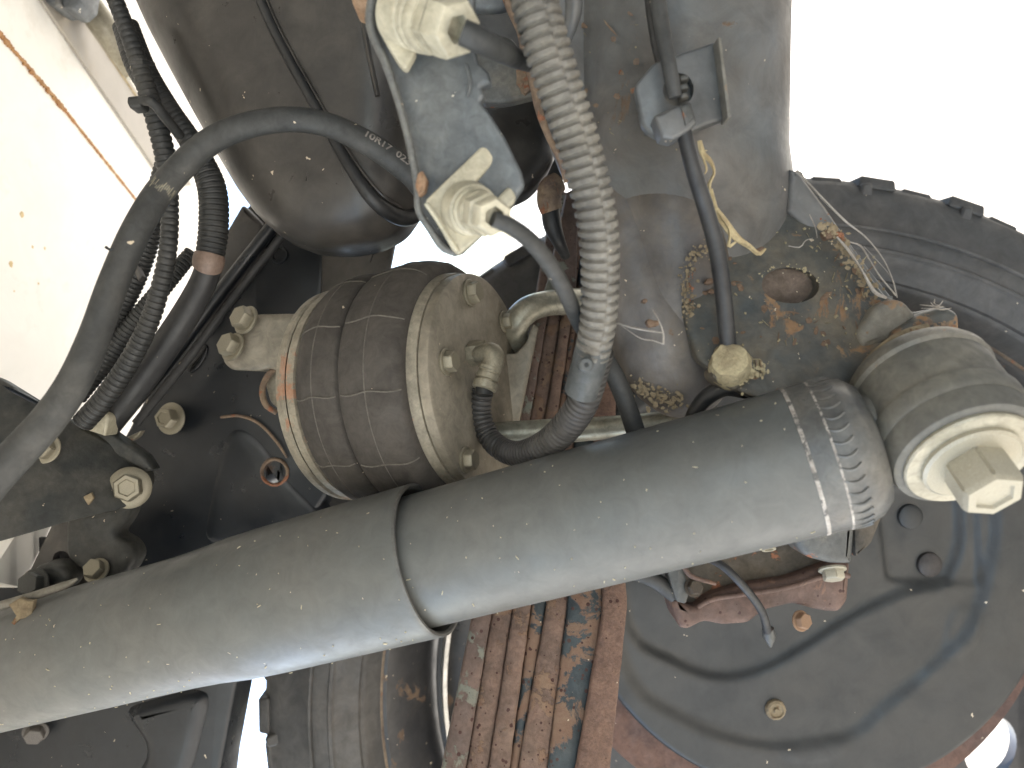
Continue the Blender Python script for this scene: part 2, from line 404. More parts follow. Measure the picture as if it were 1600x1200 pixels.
obj('rust_seam', ribbon(lerp2((105, 178), (222, 325), 70), .0026, .0015, BZ, jit=.8), rustseam, bed)
for (x, y, r) in ((34, 335, 6), (51, 386, 3), (70, 388, 3), (17, 413, 6), (60, 443, 2.5), (22, 455, 2)):
    c = atz(x, y, BZ); R_ = r*c.y/F
    obj('rust_spot', lathe(c, -UP, [(-.0004, R_*.9), (.0002, R_*.8), (.0003, R_*.4)], 14, jit=.2), M('tan_spot', (.62, .47, .24), (.7, .58, .36), 200, .8), bed)
def beam(poly, z0, h, bm=None):
    bm = bm or bmesh.new(); q = [atz(x, y, z0) for x, y in poly]
    lo = [bm.verts.new(p) for p in q]; hi = [bm.verts.new(p+UP*h) for p in q]
    bm.faces.new(lo); bm.faces.new(hi); n = len(q)
    for k in range(n): bm.faces.new((lo[k], lo[(k+1) % n], hi[(k+1) % n], hi[k]))
    return bm
obj('crossmember', beam([(95, -60), (25, -60), (262, 290), (300, 290)], BZ-.004, .003), white_shade_m, bed)
obj('sill_strip', beam([(-20, 905), (34, 918), (84, 812), (40, 812)], BZ-.06, .05), white_m, bed)
obj('brown_stain_line', ribbon(lerp2((118, 10), (212, 150), 20), .002, .0015, BZ-.004, jit=.4), straw_m, bed)
obj('support_rod', sweep(PT([(110, -30, .80, 21), (150, 25, .80, 21), (215, 115, .82, 20)])), cream_m, None, 'pale shiny rod running diagonally behind the looms at top left corner', 'rod')
k_ = thing('blue_clamp', P(98, -4, .74), 'blue grey plastic clamp at the top left edge of the picture', 'clamp')
obj('clamp_body', slab([(66, -30), (130, -30), (126, 0), (112, 13), (100, 12), (94, 8), (84, 10), (66, 0)], .74, .03, .003, rad=4), sens_m, k_)
obj('clamp_rib', slab([(84, -30), (92, -30), (94, 6), (86, 8)], .735, .01, .001), sens_e, k_)

# ------------------------------------------------------------ wheel
WC = P(1246, 1111, .72); YA = V((0, 1, 0)); TR = 867*.72/F
wheel = thing("wheel", WC, 'large black truck tyre and wheel filling the right and bottom background', 'wheel')
def arc(prof): return [(t, r*TR) for t, r in prof]
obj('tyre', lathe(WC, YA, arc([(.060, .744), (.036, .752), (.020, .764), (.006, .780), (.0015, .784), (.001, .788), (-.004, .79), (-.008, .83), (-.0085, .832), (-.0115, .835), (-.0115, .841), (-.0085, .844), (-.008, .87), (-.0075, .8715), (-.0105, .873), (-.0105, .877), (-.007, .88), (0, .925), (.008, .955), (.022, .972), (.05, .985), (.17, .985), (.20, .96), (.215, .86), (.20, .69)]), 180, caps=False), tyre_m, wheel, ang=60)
def lugmesh(wd, l, h):
    bm = bmesh.new()
    h *= .5
    pts = [(-wd, 0), (wd*.8, 0), (wd, l*.55), (wd*.55, l), (-wd*.6, l*.9), (-wd*1.1, l*.5)]
    # local: x tangential, y along axle(+Y), z radial
    a = [bm.verts.new(V((x, y, -.006))) for x, y in pts]; b = [bm.verts.new(V((x*.93, y+(.003 if y < .01 else 0), h))) for x, y in pts]
    n = len(pts); bm.faces.new(a); bm.faces.new(b)
    for k in range(n): bm.faces.new((a[k], a[(k+1) % n], b[(k+1) % n], b[k]))
    bmesh.ops.bevel(bm, geom=list(bm.edges), offset=.0015, segments=1, affect='EDGES')
    return bm
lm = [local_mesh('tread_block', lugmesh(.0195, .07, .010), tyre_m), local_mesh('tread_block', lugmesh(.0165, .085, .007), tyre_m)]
def lug(ang, i, rr, y0):
    # ang measured in image plane; radial vector
    rad = V((math.sin(ang), 0, -math.cos(ang)))
    tan = rad.cross(V((0, 1, 0))).normalized()
    m = Matrix((( tan.x, 0, rad.x), (tan.y, 1, rad.y), (tan.z, 0, rad.z))).to_4x4()
    o = bpy.data.objects.new('tread_block', lm[i % 2]); COL.objects.link(o); o.parent = wheel
    o.matrix_local = Matrix.Translation(rad*rr+V((0, y0, 0))) @ m
for i in range(72):
    lug(2*PI*i/72+.02, i, TR*.968, .006+.010*(i % 2))
# shoulder scoops seen on the sidewall
sl = bmesh.new(); 
for (x, y, s_) in ((0, 0, 1),):
    g = bmesh.ops.create_cube(sl, size=1)
    for v in g['verts']: v.co = V((v.co.x*.010*(1.5 if v.co.z < 0 else 1), v.co.y*.008, v.co.z*.034))
bmesh.ops.bevel(sl, geom=list(sl.edges), offset=.002, segments=1, affect='EDGES')
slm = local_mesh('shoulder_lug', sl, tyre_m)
for i in range(32):
    ang = 2*PI*i/32+.055
    rad = V((math.sin(ang), 0, -math.cos(ang))); tan = rad.cross(YA)
    m = Matrix(((tan.x, 0, rad.x), (tan.y, 1, rad.y), (tan.z, 0, rad.z))).to_4x4()
    o = bpy.data.objects.new('shoulder_lug', slm); COL.objects.link(o); o.parent = wheel
    o.matrix_local = Matrix.Translation(rad*TR*.932+V((0, .010, 0))) @ m @ Matrix.Rotation(.25, 4, 'Y') @ Matrix.Rotation(.30, 4, 'X')
rim = obj('rim', lathe(WC, YA, arc([(.045, .767), (.034, .771), (.028, .765), (.028, .750), (.040, .725), (.075, .686), (.10, .665), (.17, .655), (.185, .69)]), 160, caps=False), rim_m, wheel)
obj('rim_lip', lathe(WC, YA, arc([(.0275, .7665), (.0250, .7635), (.0250, .7595), (.0275, .7565)]), 160, caps=False), rimedge, rim)
dC = (1201, 1060)
holes = []
a_ = math.atan2(1168-1060, 1548-1201)
for k in range(10):
    a = a_+2*PI*k/10
    if k in (0, 3, 4, 5, 6, 7): holes.append(ell(dC[0]+363*math.cos(a), dC[1]+363*math.sin(a), 50, 40, math.degrees(a)+90))
obj('rim_disc', slab(ell(dC[0], dC[1], 520, 520, n=80), .80, .012, .002, holes=holes), rim_m, rim)
obj('rim_band', lathe(P(1201, 1060, .80)+V((0, .0, 0)), YA, [(-.02, 500*.8/F), (-.021, 506*.8/F), (.0, 512*.8/F)], 120, caps=False), silver_m, rim)

# ------------------------------------------------------------ brake shield, rotor, caliper
shd = thing('brake_shield', P(1270, 860, .68), 'round black pressed steel brake backing plate in front of the wheel', 'brake plate')
obj('brake_disc', slab(ell(1243, 878, 408, 408, n=90), .722, .025, .002), rotor_m, shd)
def sdf(poly, x, y):
    """signed distance (inside > 0)"""
    best = 1e9; ins = False; n = len(poly); j = n-1
    for i in range(n):
        ax_, ay = poly[i]; bx, by = poly[j]
        if (ay > y) != (by > y) and x < (bx-ax_)*(y-ay)/(by-ay)+ax_: ins = not ins
        dx, dy = bx-ax_, by-ay; t = max(0, min(1, ((x-ax_)*dx+(y-ay)*dy)/(dx*dx+dy*dy+1e-9)))
        q = (x-ax_-t*dx)**2+(y-ay-t*dy)**2
        if q < best: best = q
        j = i
    return math.sqrt(best)*(1 if ins else -1)
RING = [tuple(p) for p in closed_smooth([(945, 880), (985, 760), (1080, 610), (1250, 545), (1420, 570), (1530, 660), (1558, 800), (1545, 900), (1515, 985), (1440, 1060), (1380, 1110), (1330, 1150), (1230, 1168), (1140, 1155), (1060, 1120), (985, 1060)], 3)]
CEN = [tuple(p) for p in closed_smooth([(965, 800), (1000, 650), (1250, 590), (1450, 620), (1510, 800), (1490, 905), (1420, 928), (1335, 968), (1260, 1015), (1190, 1052), (1120, 1062), (1050, 1035), (985, 985)], 3)]
PAN = [tuple(p) for p in round_poly([(1378, 770), (1532, 760), (1536, 915), (1395, 912)], 14)]
OV = ell(1275, 1172, 50, 18, -8, 18); RB = [tuple(p) for p in closed_smooth([(1497, 955), (1532, 955), (1528, 1000), (1500, 1022), (1480, 1010)], 3)]
def sst(v, w_): 
    t = max(0, min(1, .5+v/(2*w_))); return t*t*(3-2*t)
def relief(x, y):
    h = .0050*sst(sdf(RING, x, y), 12)+.0055*sst(sdf(CEN, x, y), 10)
    if 1350 < x < 1560 and 740 < y < 940: h += .003*sst(sdf(PAN, x, y), 5)
    if 1210 < x < 1340 and 1140 < y < 1200: h -= .001*sst(sdf(OV, x, y), 5)
    if 1470 < x < 1550 and 930 < y < 1040: h -= .0015*sst(sdf(RB, x, y), 5)
    return h
hb = bmesh.new(); NR, NA = 78, 200; prev = None
for i in range(NR+1):
    rr = 384*i/NR; ring = []
    for k in range(NA):
        a = 2*PI*k/NA; x, y = 1272+rr*math.cos(a), 862+rr*math.sin(a)
        if y < 560 or i == 0: hh = .0105
        else: hh = relief(x, y)
        if i >= NR-1: hh = .002*(i-NR+1)*2
        ring.append(hb.verts.new(P(x, y, .683)+V((0, hh, 0))))
    if prev:
        for k in range(NA): hb.faces.new((prev[k], prev[(k+1) % NA], ring[(k+1) % NA], ring[k]))
    prev = ring
ring = [hb.verts.new(v.co+V((0, .010, 0))) for v in prev]
for k in range(NA): hb.faces.new((prev[k], prev[(k+1) % NA], ring[(k+1) % NA], ring[k]))
bmesh.ops.remove_doubles(hb, verts=hb.verts[:NA], dist=1e-5)
obj('backing_plate', hb, shield_m, shd, ang=70)
for (x, y, r, d) in ((1422, 807, 20, .6955), (1452, 882, 20, .6955)):
    obj('dimple', lathe(P(x, y, d), -YA, [(-.002, r*d/F), (.002, r*d/F*.93), (.0035, r*d/F*.7), (.0035, .0001)], 28), M('dimple_dusty', (.030, .024, .021), (.022, .019, .018), 50, .6) if r == 20 and y > 850 else shield_m, shd)
pl = obj('rubber_plug', lathe(P(1211, 1108, .6875), -YA, [(0, .009), (.003, .0085), (.0045, .0065), (.0030, .0055), (.0028, .0028), (.005, .002), (.005, .0001)], 24, jit=.03), mud_m, shd)
cal = thing('brake_caliper', P(1190, 930, .60), 'rusty brown brake caliper casting below the shock absorber', 'caliper')
obj('lower_casting', slab([(1046, 935), (1085, 950), (1110, 930), (1160, 915), (1230, 905), (1300, 880), (1330, 878), (1326, 940), (1312, 958), (1285, 956), (1240, 944), (1195, 955), (1170, 975), (1130, 978), (1100, 972), (1075, 985), (1062, 982)], .60, .04, .005, 3, rad=8), calip_m, cal)
obj('upper_casting', slab([(1052, 860), (1100, 830), (1200, 805), (1330, 800), (1335, 870), (1300, 890), (1230, 915), (1160, 925), (1115, 940), (1085, 958), (1055, 945)], .612, .04, .008, 4, rad=10), calip2_m, cal)
obj('casting_lip', sweep(PT([(1090, 948, .598, 4), (1115, 936, .597, 4), (1165, 928, .596, 4), (1230, 918, .596, 4), (1300, 897, .597, 4), (1327, 900, .598, 4)])), calip_m, cal)
obj('arm', slab([(1036, 870), (1062, 862), (1078, 925), (1072, 945), (1056, 940)], .59, .012, .002, 2, rad=5), steel_m, cal)
obj('spring_clip', sweep(PT([(1066, 880, .585, 4), (1080, 900, .585, 4), (1118, 912, .59, 3)])), calip_m, cal)
# bolts
def hexbm(r, h, z0=0, dish=0):
    bm = bmesh.new(); rings = []
    for (rr, z) in ((r, z0), (r, z0+h*.84), (r*.88, z0+h), (r*.62, z0+h), (r*.56, z0+h-dish)):
        rings.append([bm.verts.new(V((rr*math.cos(PI/3*k), rr*math.sin(PI/3*k), z))) for k in range(6)])
    for A, B in zip(rings, rings[1:]):
        for k in range(6): bm.faces.new((A[k], A[(k+1) % 6], B[(k+1) % 6], B[k]))
    bm.faces.new(rings[0]); bm.faces.new(rings[-1])
    es = [e for e in bm.edges if abs(e.verts[0].co.z-e.verts[1].co.z) > h*.5]
    bmesh.ops.bevel(bm, geom=es, offset=r*.07, segments=2, affect='EDGES')
    return bm
hexme = local_mesh('bolt_head', hexbm(1, .85, .22, .0), bolt_m)
hexrec = local_mesh('bolt_head_recessed', hexbm(1, .95, .25, .12), bolt_m)
wash = local_mesh('washer', lathe(V(), V((0, 0, 1)), [(0, 1.45), (.12, 1.48), (.20, 1.38), (.30, 1.05), (.30, .3)], 40), bolt_m)
wash2 = local_mesh('washer', lathe(V(), V((0, 0, 1)), [(0, 1.22), (.18, 1.25), (.24, 1.18), (.26, .6)], 40), bolt_m)
def bolt(parent, px, py, d, rpx, zdir, spin=.3, rec=False, flat=False, mat=None, name='bolt', **kw):
    o = place(name, hexrec if rec else hexme, parent, P(px, py, d), zdir.normalized(), spin, rpx*d/F, **kw)
    ch = bpy.data.objects.new('washer', wash2 if flat else wash); COL.objects.link(ch); ch.parent = o
    if mat:
        for q in (o, ch):
            q.material_slots[0].link = 'OBJECT'; q.material_slots[0].material = mat
    return o
TOC = V((0, -1, 0))
bolt(cal, 1250, 970, .60, 13, V((.2, -.8, -.35)), .2, flat=True, mat=orange_m)
bolt(cal, 1300, 888, .59, 17, V((-.9, -.5, 0)), .1, flat=True, mat=cream_m)
bolt(cal, 1083, 918, .59, 12, V((.3, -1, -.2)), .5, flat=True, mat=calip2_m)
obj('bleed_nipple', lathe(P(1196, 834, .56), (P(1200, 852, .556)-P(1196, 834, .56)), [(0, .0045), (.012, .005), (.012, .0032), (.009, .003)], 18), cream_m, cal)
slv = obj('round_housing', slab([(1234, 800), (1340, 790), (1334, 883), (1300, 882), (1262, 872), (1242, 850)], .55, .03, .006, 3, rad=10), steel_m, cal)
obj('brown_bracket', slab([(1335, 780), (1390, 740), (1386, 790), (1362, 850), (1336, 872)], .56, .012, .002, 2, rad=6), calip2_m, cal)
cb = thing('brake_sensor_cable', P(1170, 900, .57), 'thin black cable hanging over the rusty caliper to a small grey plug', 'cable')
obj('cable', sweep(PT([(1070, 850, .58), (1095, 866, .57), (1130, 885, .56), (1165, 920, .56), (1190, 955, .575), (1200, 988, .60)], 6.5), 12), rubber_dk, cb)
obj('plug', lathe(P(1200, 982, .60), P(1204, 1008, .603)-P(1200, 982, .60), [(0, .0045), (.006, .0052), (.011, .0035), (.016, .001)], 16), steel_m, cb)
obj('handbrake_hose', sweep(PT([(990, 893, .60), (1022, 906, .60), (1055, 930, .60)], 13), 14), rubber, None, 'short dark hose end just right of the leaf spring, below the shock absorber', 'hose')

# ------------------------------------------------------------ frame rail (upper structure, image left)
rail = thing('frame_rail', P(420, 800, .66), 'black painted chassis frame rail behind the air spring', 'chassis')
fd = lambda x, y: .665
obj('web', slab([(388, 318), (515, 322), (505, 470), (515, 560), (520, 760), (460, 850), (392, 1000), (368, 1075), (343, 1210), (330, 1320), (-200, 1320), (-200, 960), (60, 900), (100, 800), (190, 690)], fd, .05, .004, 3, rad=8, holes=[ell(428, 738, 12, 20, 8)]), frame_m, rail)
obj('hole_shade_sheet', slab(ell(432, 736, 26, 34, 0), .74, .004, .001), M('hole_shade_black', (.003, .003, .004), None, 20, .7), rail)  # black sheet added so the rail hole stays dark inside
obj('hole_lip', lathe(P(428, 738, .6615), YA, [(.002, .0125), (-.0006, .0118), (-.0008, .0105), (.002, .0095)], 30, caps=False), rust_lip, rail)
obj('outer_flange', slab([(503, 322), (627, 322), (604, 440), (560, 480), (500, 490)], planefn(((505, 400, .66), (620, 340, .625), (600, 440, .63))), .01, .003, 3, rad=6, holes=[ell(578, 378, 9, 20, 12)]), frame_l, rail)
obj('flange_crease', sweep(PT([(600, 342, .612, 1.6), (590, 375, .615, 1.8), (578, 410, .62, 1.2)], 2), 8), frame_l, rail)
obj('upper_flange', slab([(378, 318), (412, 350), (398, 400), (345, 455), (300, 520), (296, 480), (330, 400)], .645, .02, .004, 3, rad=6), frame_l, rail)
obj('pressed_curve', sweep(PT([(345, 652, .662, 2), (375, 650, .66, 2.4), (405, 662, .66, 2.4), (432, 690, .66, 2.2), (448, 715, .66, 1.5)], 2), 10), rust_lip, rail)
obj('raised_gusset', slab([(300, 860), (330, 700), (350, 660), (385, 655), (425, 688), (455, 740), (520, 800), (500, 880)], .6635, .02, .014, 6, rad=40, holes=[ell(428, 738, 13, 21, 8)]), frame_m, rail)
obj('cross_gusset', slab([(180, 1110), (300, 1075), (330, 1090), (300, 1210), (250, 1300), (170, 1260), (230, 1180)], .658, .02, .014, 5, rad=30), frame_m, rail)
bolt(rail, 268, 654, .655, 17, V((.1, -1, .25)), .35, rec=True)
bolt(rail, 56, 1142, .655, 15, V((-.3, -1, -.35)), .2, flat=True, mat=frame_l)
obj('slot_shadow_boss', lathe(P(436, 398, .664), -YA, [(-.002, .008), (.002, .0075), (.002, .0055), (-.001, .005), (-.001, .0001)], 24), frame_m, rail)
obj('long_slot', slab(ell(308, 560, 10, 26, 32), .663, .003, .001), M('slot_black', (.004, .004, .005), None, 20, .25), rail)
# two straight pipes beside the rail
for k, (a, b, r, lab) in enumerate((((430, 352), (178, 668), 11, 'outer black pipe of the pair running along the frame rail, nearer the white panel'), ((452, 358), (212, 662), 7, 'inner thin black pipe of the pair running along the frame rail, nearer the air spring'))):
    obj('frame_pipe', sweep(PT([(a[0]+8, a[1]-14, .63), ((a[0]*2+b[0])/3-2, (a[1]*2+b[1])/3, .625), ((a[0]+2*b[0])/3+2, (a[1]+2*b[1])/3, .62), (b[0], b[1], .61)], r), 14), (frame_m, rubber_dk)[k], None, lab, 'pipe', 'straight pipes along the frame rail')
# ------------------------------------------------------------ lower-left bracket
br = thing('shock_mount_bracket', P(110, 720, .52), 'dusty black steel bracket with zinc bolts at left above the shock absorber', 'bracket')
bd = planefn(((0, 720, .50), (235, 755, .555), (60, 620, .53)))
obj('plate', slab([(-120, 560), (0, 592), (58, 628), (130, 672), (228, 722), (238, 752), (222, 782), (185, 796), (110, 814), (0, 846), (-120, 870)], bd, .006, .0015, 2, rad=12), brk_m, br)
obj('folded_lip', slab([(96, 655), (150, 660), (225, 712), (240, 735), (222, 738), (150, 695)], .548, .012, .003, 3, rad=5), brk_m, br)
obj('upper_edge', sweep(PT([(-30, 596, .515, 7), (0, 604, .52, 7), (58, 634, .53, 7), (62, 650, .532, 5)]), 12), frame_m, br)
obj('lower_tab', slab([(100, 812), (205, 782), (196, 812), (176, 838), (200, 848), (212, 870), (196, 900), (150, 915), (100, 870)], .575, .02, .006, 4, rad=12), brk_m, br)
obj('inner_plate', slab([(82, 815), (150, 815), (190, 880), (170, 960), (30, 960), (34, 915)], .60, .01, .002, 2, rad=4, holes=[ell(95, 872, 13, 11, -20)]), frame_l, br)
obj('hole_shade_sheet', slab([(60, 840), (130, 840), (130, 900), (60, 900)], .63, .004, .001), M('hole_shade_dark', (.004, .004, .005), None, 20, .5), br)  # added black sheet, paints the shaded depth seen through the plate hole
obj('lower_lug', slab(ell(76, 905, 32, 24, 0), .575, .02, .004, 3), brk_m, br)
bolt(br, 203, 762, bd(203, 762)-.002, 22, V((.12, -1, -.28)), .15, rec=True)
bolt(br, 70, 700, bd(70, 700)-.001, 20, V((0.2, -1, -.1)), .4, flat=True)
bolt(br, 152, 892, .57, 16, V((.5, -.8, .1)), .4, flat=True)
bolt(br, 56, 912, .566, 19, V((.2, -.9, .1)), .1, flat=True, mat=brk_m)
obj('mud_dab', slab([(130, 776), (142, 770), (146, 778), (138, 790), (130, 788)], bd(136, 780)-.001, .002, .0006), mud_m, br)
ck = thing('white_square_nut', P(148, 658, .54), 'cream square clip block on the bracket below the looms', 'clip')
obj('block', slab([(133, 640), (166, 645), (170, 652), (164, 682), (128, 670), (122, 664)], .535, .016, .002, 3, rad=4), ivory, ck)
obj('side_face', slab([(120, 664), (134, 640), (137, 644), (130, 672)], .5345, .010, .001, 2), bolt_m, ck)
obj('zinc_tab', slab([(188, 688), (222, 672), (214, 684), (196, 694)], .56, .006, .001, 2, rad=4), bolt_m, None, 'small curved zinc tab at the lower end of the two frame pipes', 'tab')
# ------------------------------------------------------------ fuel tank
tank = thing('fuel_tank', P(500, 100, .55), 'big dusty black plastic tank with rounded end at top left', 'tank')
def tk(x, y): return .50+.00022*(600-x)*.35+max(0, (x-600))*.00012
obj('shell', slab([(-60, -560), (188, 0), (232, 84), (285, 180), (338, 272), (372, 318), (410, 352), (460, 371), (520, 373), (570, 363), (612, 340), (640, 300), (655, 250), (660, 120), (640, -560)], lambda x, y: tk(x, max(y, -200)), .075, .045, 10, rad=16), tank_m, tank, ang=70)
obj('shell_far', slab([(560, -560), (610, 120), (640, 260), (700, 300), (780, 308), (828, 288), (868, 242), (880, 180), (860, -560)], .575, .05, .028, 8, rad=16), tank_m, tank, ang=70)
obj('strap', sweep(PT([(396, -25, .515, 8), (432, 55, .512, 8), (478, 140, .508, 8), (512, 200, .5055, 9), (548, 262, .503, 10), (584, 312, .506, 12), (620, 338, .524, 13), (646, 338, .540, 12), (660, 318, .555, 10)]), 12), strap_m, tank)
obj('strap_edge', sweep(PT([(406, -25, .514, 2.2), (442, 55, .511, 2.2), (488, 138, .507, 2.2), (522, 198, .5045, 2.2), (559, 258, .502, 2.4), (597, 304, .505, 2.4), (626, 324, .522, 2)]), 8), tank_m, tank)
obj('moulded_rib', sweep(PT([(560, -30, .505, 5), (572, 60, .504, 5), (590, 150, .503, 4)]), 8), tank_m, tank)
# ------------------------------------------------------------ shock absorber
A0 = P(-60, 1062, .565); A1 = P(1352, 695, .412); SA = (A1-A0); SL = SA.length; SA.normalize()
def onaxis(px):     # distance along axis whose projection has given px
    lo, hi = 0., SL*1.2
    for _ in range(40):
        m = (lo+hi)/2; q = A0+SA*m; x = 800+(CZ-q.z)/q.y*F
        if x < px: lo = m
        else: hi = m
    return lo
sh = thing('shock_absorber', A0+SA*SL*.5, 'large grey telescopic shock absorber crossing the whole picture diagonally', 'shock absorber')
ro = .0470; ri = .0405
te = onaxis(672)
ts = onaxis(395)
T0 = onaxis(-110)
obj('outer_tube', lathe(A0, SA, [(T0, .0425), (ts-.05, .0432), (ts-.03, .0440), (ts-.005, .0460), (ts+.02, ro*.99), (te-.004, ro), (te-.001, ro*.998), (te, ro*.992), (te, ro-.0022), (te-.003, ro-.003), (te-.09, ro-.003)], 128, caps=False), shock_m, sh)
obj('tube_mouth', lathe(A0, SA, [(te-.0305, ro-.0026), (te-.0302, ri*.9)], 96, caps=False), shock_in, sh)
obj('tube_rim', lathe(A0, SA, [(te-.0012, ro*1.001), (te+.0003, ro*.995), (te+.0004, ro-.0018), (te-.001, ro-.0032)], 128, caps=False), shock_end, sh)
tw = onaxis(1342); tcap = onaxis(1258)
obj('inner_tube', lathe(A0, SA, [(te-.05, ri), (tcap-.0005, ri), (tcap, ri*.997)], 128, caps=False), shock_m, sh)
obj('end_cap', lathe(A0, SA, [(tcap-.0002, ri*.99), (tcap, ri*1.001), (tw-.030, ri*1.004), (tw-.016, ri*1.008), (tw-.006, ri*.985), (tw, ri*.93), (tw+.006, ri*.80), (tw+.010, ri*.45), (tw+.011, .001)], 128), shock_end, sh)
for tt, wd in ((onaxis(1256), .0011), (onaxis(1292), .0007)):
    obj('chalk_line', lathe(A0, SA, [(tt-wd, ri*1.003), (tt-wd*.8, ri*1.0085), (tt+wd*.8, ri*1.0085), (tt+wd, ri*1.003)], 200, caps=False, jit=.0003), chalk, sh)
# weld bead: overlapping crescents
wb = bmesh.new(); ref = (V((0, -1, 0))-SA*(-SA.y)).normalized(); bb = SA.cross(ref)
tb = tw-.0115
for k in range(38):
    a = 2*PI*k/38; c = A0+SA*tb+(ref*math.cos(a)+bb*math.sin(a))*(ri*1.006)
    pts = []
    for j in range(7):
        u = (j-3)/3; aa = a+.055*(1-u*u)
        pts.append((A0+SA*(tb+u*.0050)+(ref*math.cos(aa)+bb*math.sin(aa))*(ri*(1.002-.012*u*u)), .0009))
    sweep(pts, 6, .002, bm=wb)
obj('weld_bead', wb, shock_end, sh, label='row of curved weld ripples around the end of the inner tube')
# flecks of dry grass stuck on the tubes
fl = bmesh.new()
for k in range(130):
    px = random.uniform(0, 1240); tt = onaxis(px); r_ = (ro if tt < te else ri)*1.002
    if tt < ts: r_ = .0440*1.003
    if tt < ts-.05: r_ = .0434
    a = random.uniform(-1.35, 1.35); c = A0+SA*tt+(ref*math.cos(a)+bb*math.sin(a))*r_
    nrm = (ref*math.cos(a)+bb*math.sin(a)); tn = (SA*random.uniform(-1, 1)+bb*random.uniform(-1, 1)); tn = (tn-nrm*tn.dot(nrm)).normalized(); sd_ = nrm.cross(tn)
    l = random.choice((.0003, .0004, .0005, .0006, .0014)); w_ = random.uniform(.0002, .00045)
    vs = [fl.verts.new(c+tn*x*l+sd_*y*w_+nrm*z) for x, y, z in ((-1, -1, 0), (1, -.6, 0), (1, 1, 0), (-1, .7, 0), (-.6, -.5, .0005), (.7, -.4, .0004), (.6, .6, .0005), (-.6, .4, .0004))]
    for f in ((4, 5, 6, 7), (0, 1, 5, 4), (1, 2, 6, 5), (2, 3, 7, 6), (3, 0, 4, 7)): fl.faces.new([vs[i] for i in f])
obj('grass_flecks', fl, print_y, sh, kind='stuff')
obj('seam_lip', sweep(PT([(-40, 958, .532, 7), (40, 935, .529, 7), (100, 915, .526, 6), (122, 904, .526, 2)]), 12), eye_m, sh)
obj('mud_patch', slab([(12, 945), (30, 935), (52, 940), (50, 965), (30, 968), (22, 978), (16, 974), (24, 962)], lambda x, y: .5185-.0003*(y-940)*.35, .004, .001, 2, rough=1), mud_m, sh)
# eye
E0 = P(1434, 600, .42); E1 = P(1512, 714, .380); EA = (E1-E0); EL = EA.length; EA.normalize(); er = .0370
eye = obj('eye_ring', lathe(E0, EA, [(.0, er*.93), (.001, er*.99), (.004, er), (EL*.55, er), (EL*.6, er*.985), (EL*.6, er*.80)], 96), eyerub, sh, label='broad dusty grey ring at the lower right end of the shock')
obj('rear_collar', lathe(E0, EA, [(-.006, er*.86), (-.004, er*.98), (.000, er*1.03), (.004, er*1.04), (.006, er*1.0)], 96), eye_m, sh)
obj('front_collar', lathe(E0, EA, [(EL*.57, er*.99), (EL*.58, er*1.035), (EL*.72, er*1.035), (EL*.76, er*1.0), (EL*.76, er*.80)], 96), eyerub, sh)
obj('rubber_bushing', lathe(E0, EA, [(EL*.70, er*1.0), (EL*.76, er*.99), (EL*.90, er*.975), (EL*.98, er*.94), (EL*1.0, er*.87), (EL*.99, er*.6)], 96), eyerub, sh)
obj('end_washer', lathe(E0, EA, [(EL*.97, er*.82), (EL*1.03, er*.84), (EL*1.05, er*.82), (EL*1.05, er*.3)], 80), cream_m, sh)
bo = place('bolt', local_mesh('bolt_head_recessed', hexbm(1, 1.25, .25, .10), bolt_m), sh, E0+EA*EL*1.04, EA, .35, er*.42)
ch = bpy.data.objects.new('washer', local_mesh('washer', lathe(V(), V((0, 0, 1)), [(0, 1.50), (.18, 1.52), (.26, 1.42), (.26, .6)], 48), cream_m)); COL.objects.link(ch); ch.parent = bo
for q in (bo,): q.material_slots[0].link = 'OBJECT'; q.material_slots[0].material = cream_m
# neck web between the cap and the eye
obj('neck', sweep([(A0+SA*(tw-.004), .023), (A0+SA*(tw+.012), .021), (E0+EA*EL*.42-SA*.036, .020), (E0+EA*EL*.42-SA*.01, .020)], 24, .002, wob=.03), eye_m, sh)
obj('weld_lump', sweep([(P(1376, 665, .405), .006), (P(1385, 685, .398), .0085), (P(1388, 705, .396), .006)], 12, .002, wob=.12), eye_m, sh)

# ------------------------------------------------------------ air spring
B1 = P(757, 594, .535); B0 = P(541, 617, .583); BA = (B1-B0); BL = BA.length; BA.normalize()
BR = .0765
asp = thing('air_spring', (B0+B1)/2, 'brown grey double convoluted rubber air spring between zinc end plates', 'air spring')
def smooth_prof(pts, n=6):
    return [(q.x, q.y) for q in crom([V((a, b, 0)) for a, b in pts], n)]
bprof = smooth_prof([(BL*.125, BR*.93), (BL*.155, BR*1.02), (BL*.235, BR*1.10), (BL*.35, BR*1.115), (BL*.44, BR*1.10), (BL*.468, BR*1.06), (BL*.478, BR*1.075), (BL*.50, BR*1.115), (BL*.60, BR*1.14), (BL*.73, BR*1.145), (BL*.82, BR*1.11), (BL*.865, BR*1.04), (BL*.87, BR*.9)])
bell = obj('bellows', lathe(B0, BA, bprof, 120, caps=False), bellow_m, asp, ang=60)
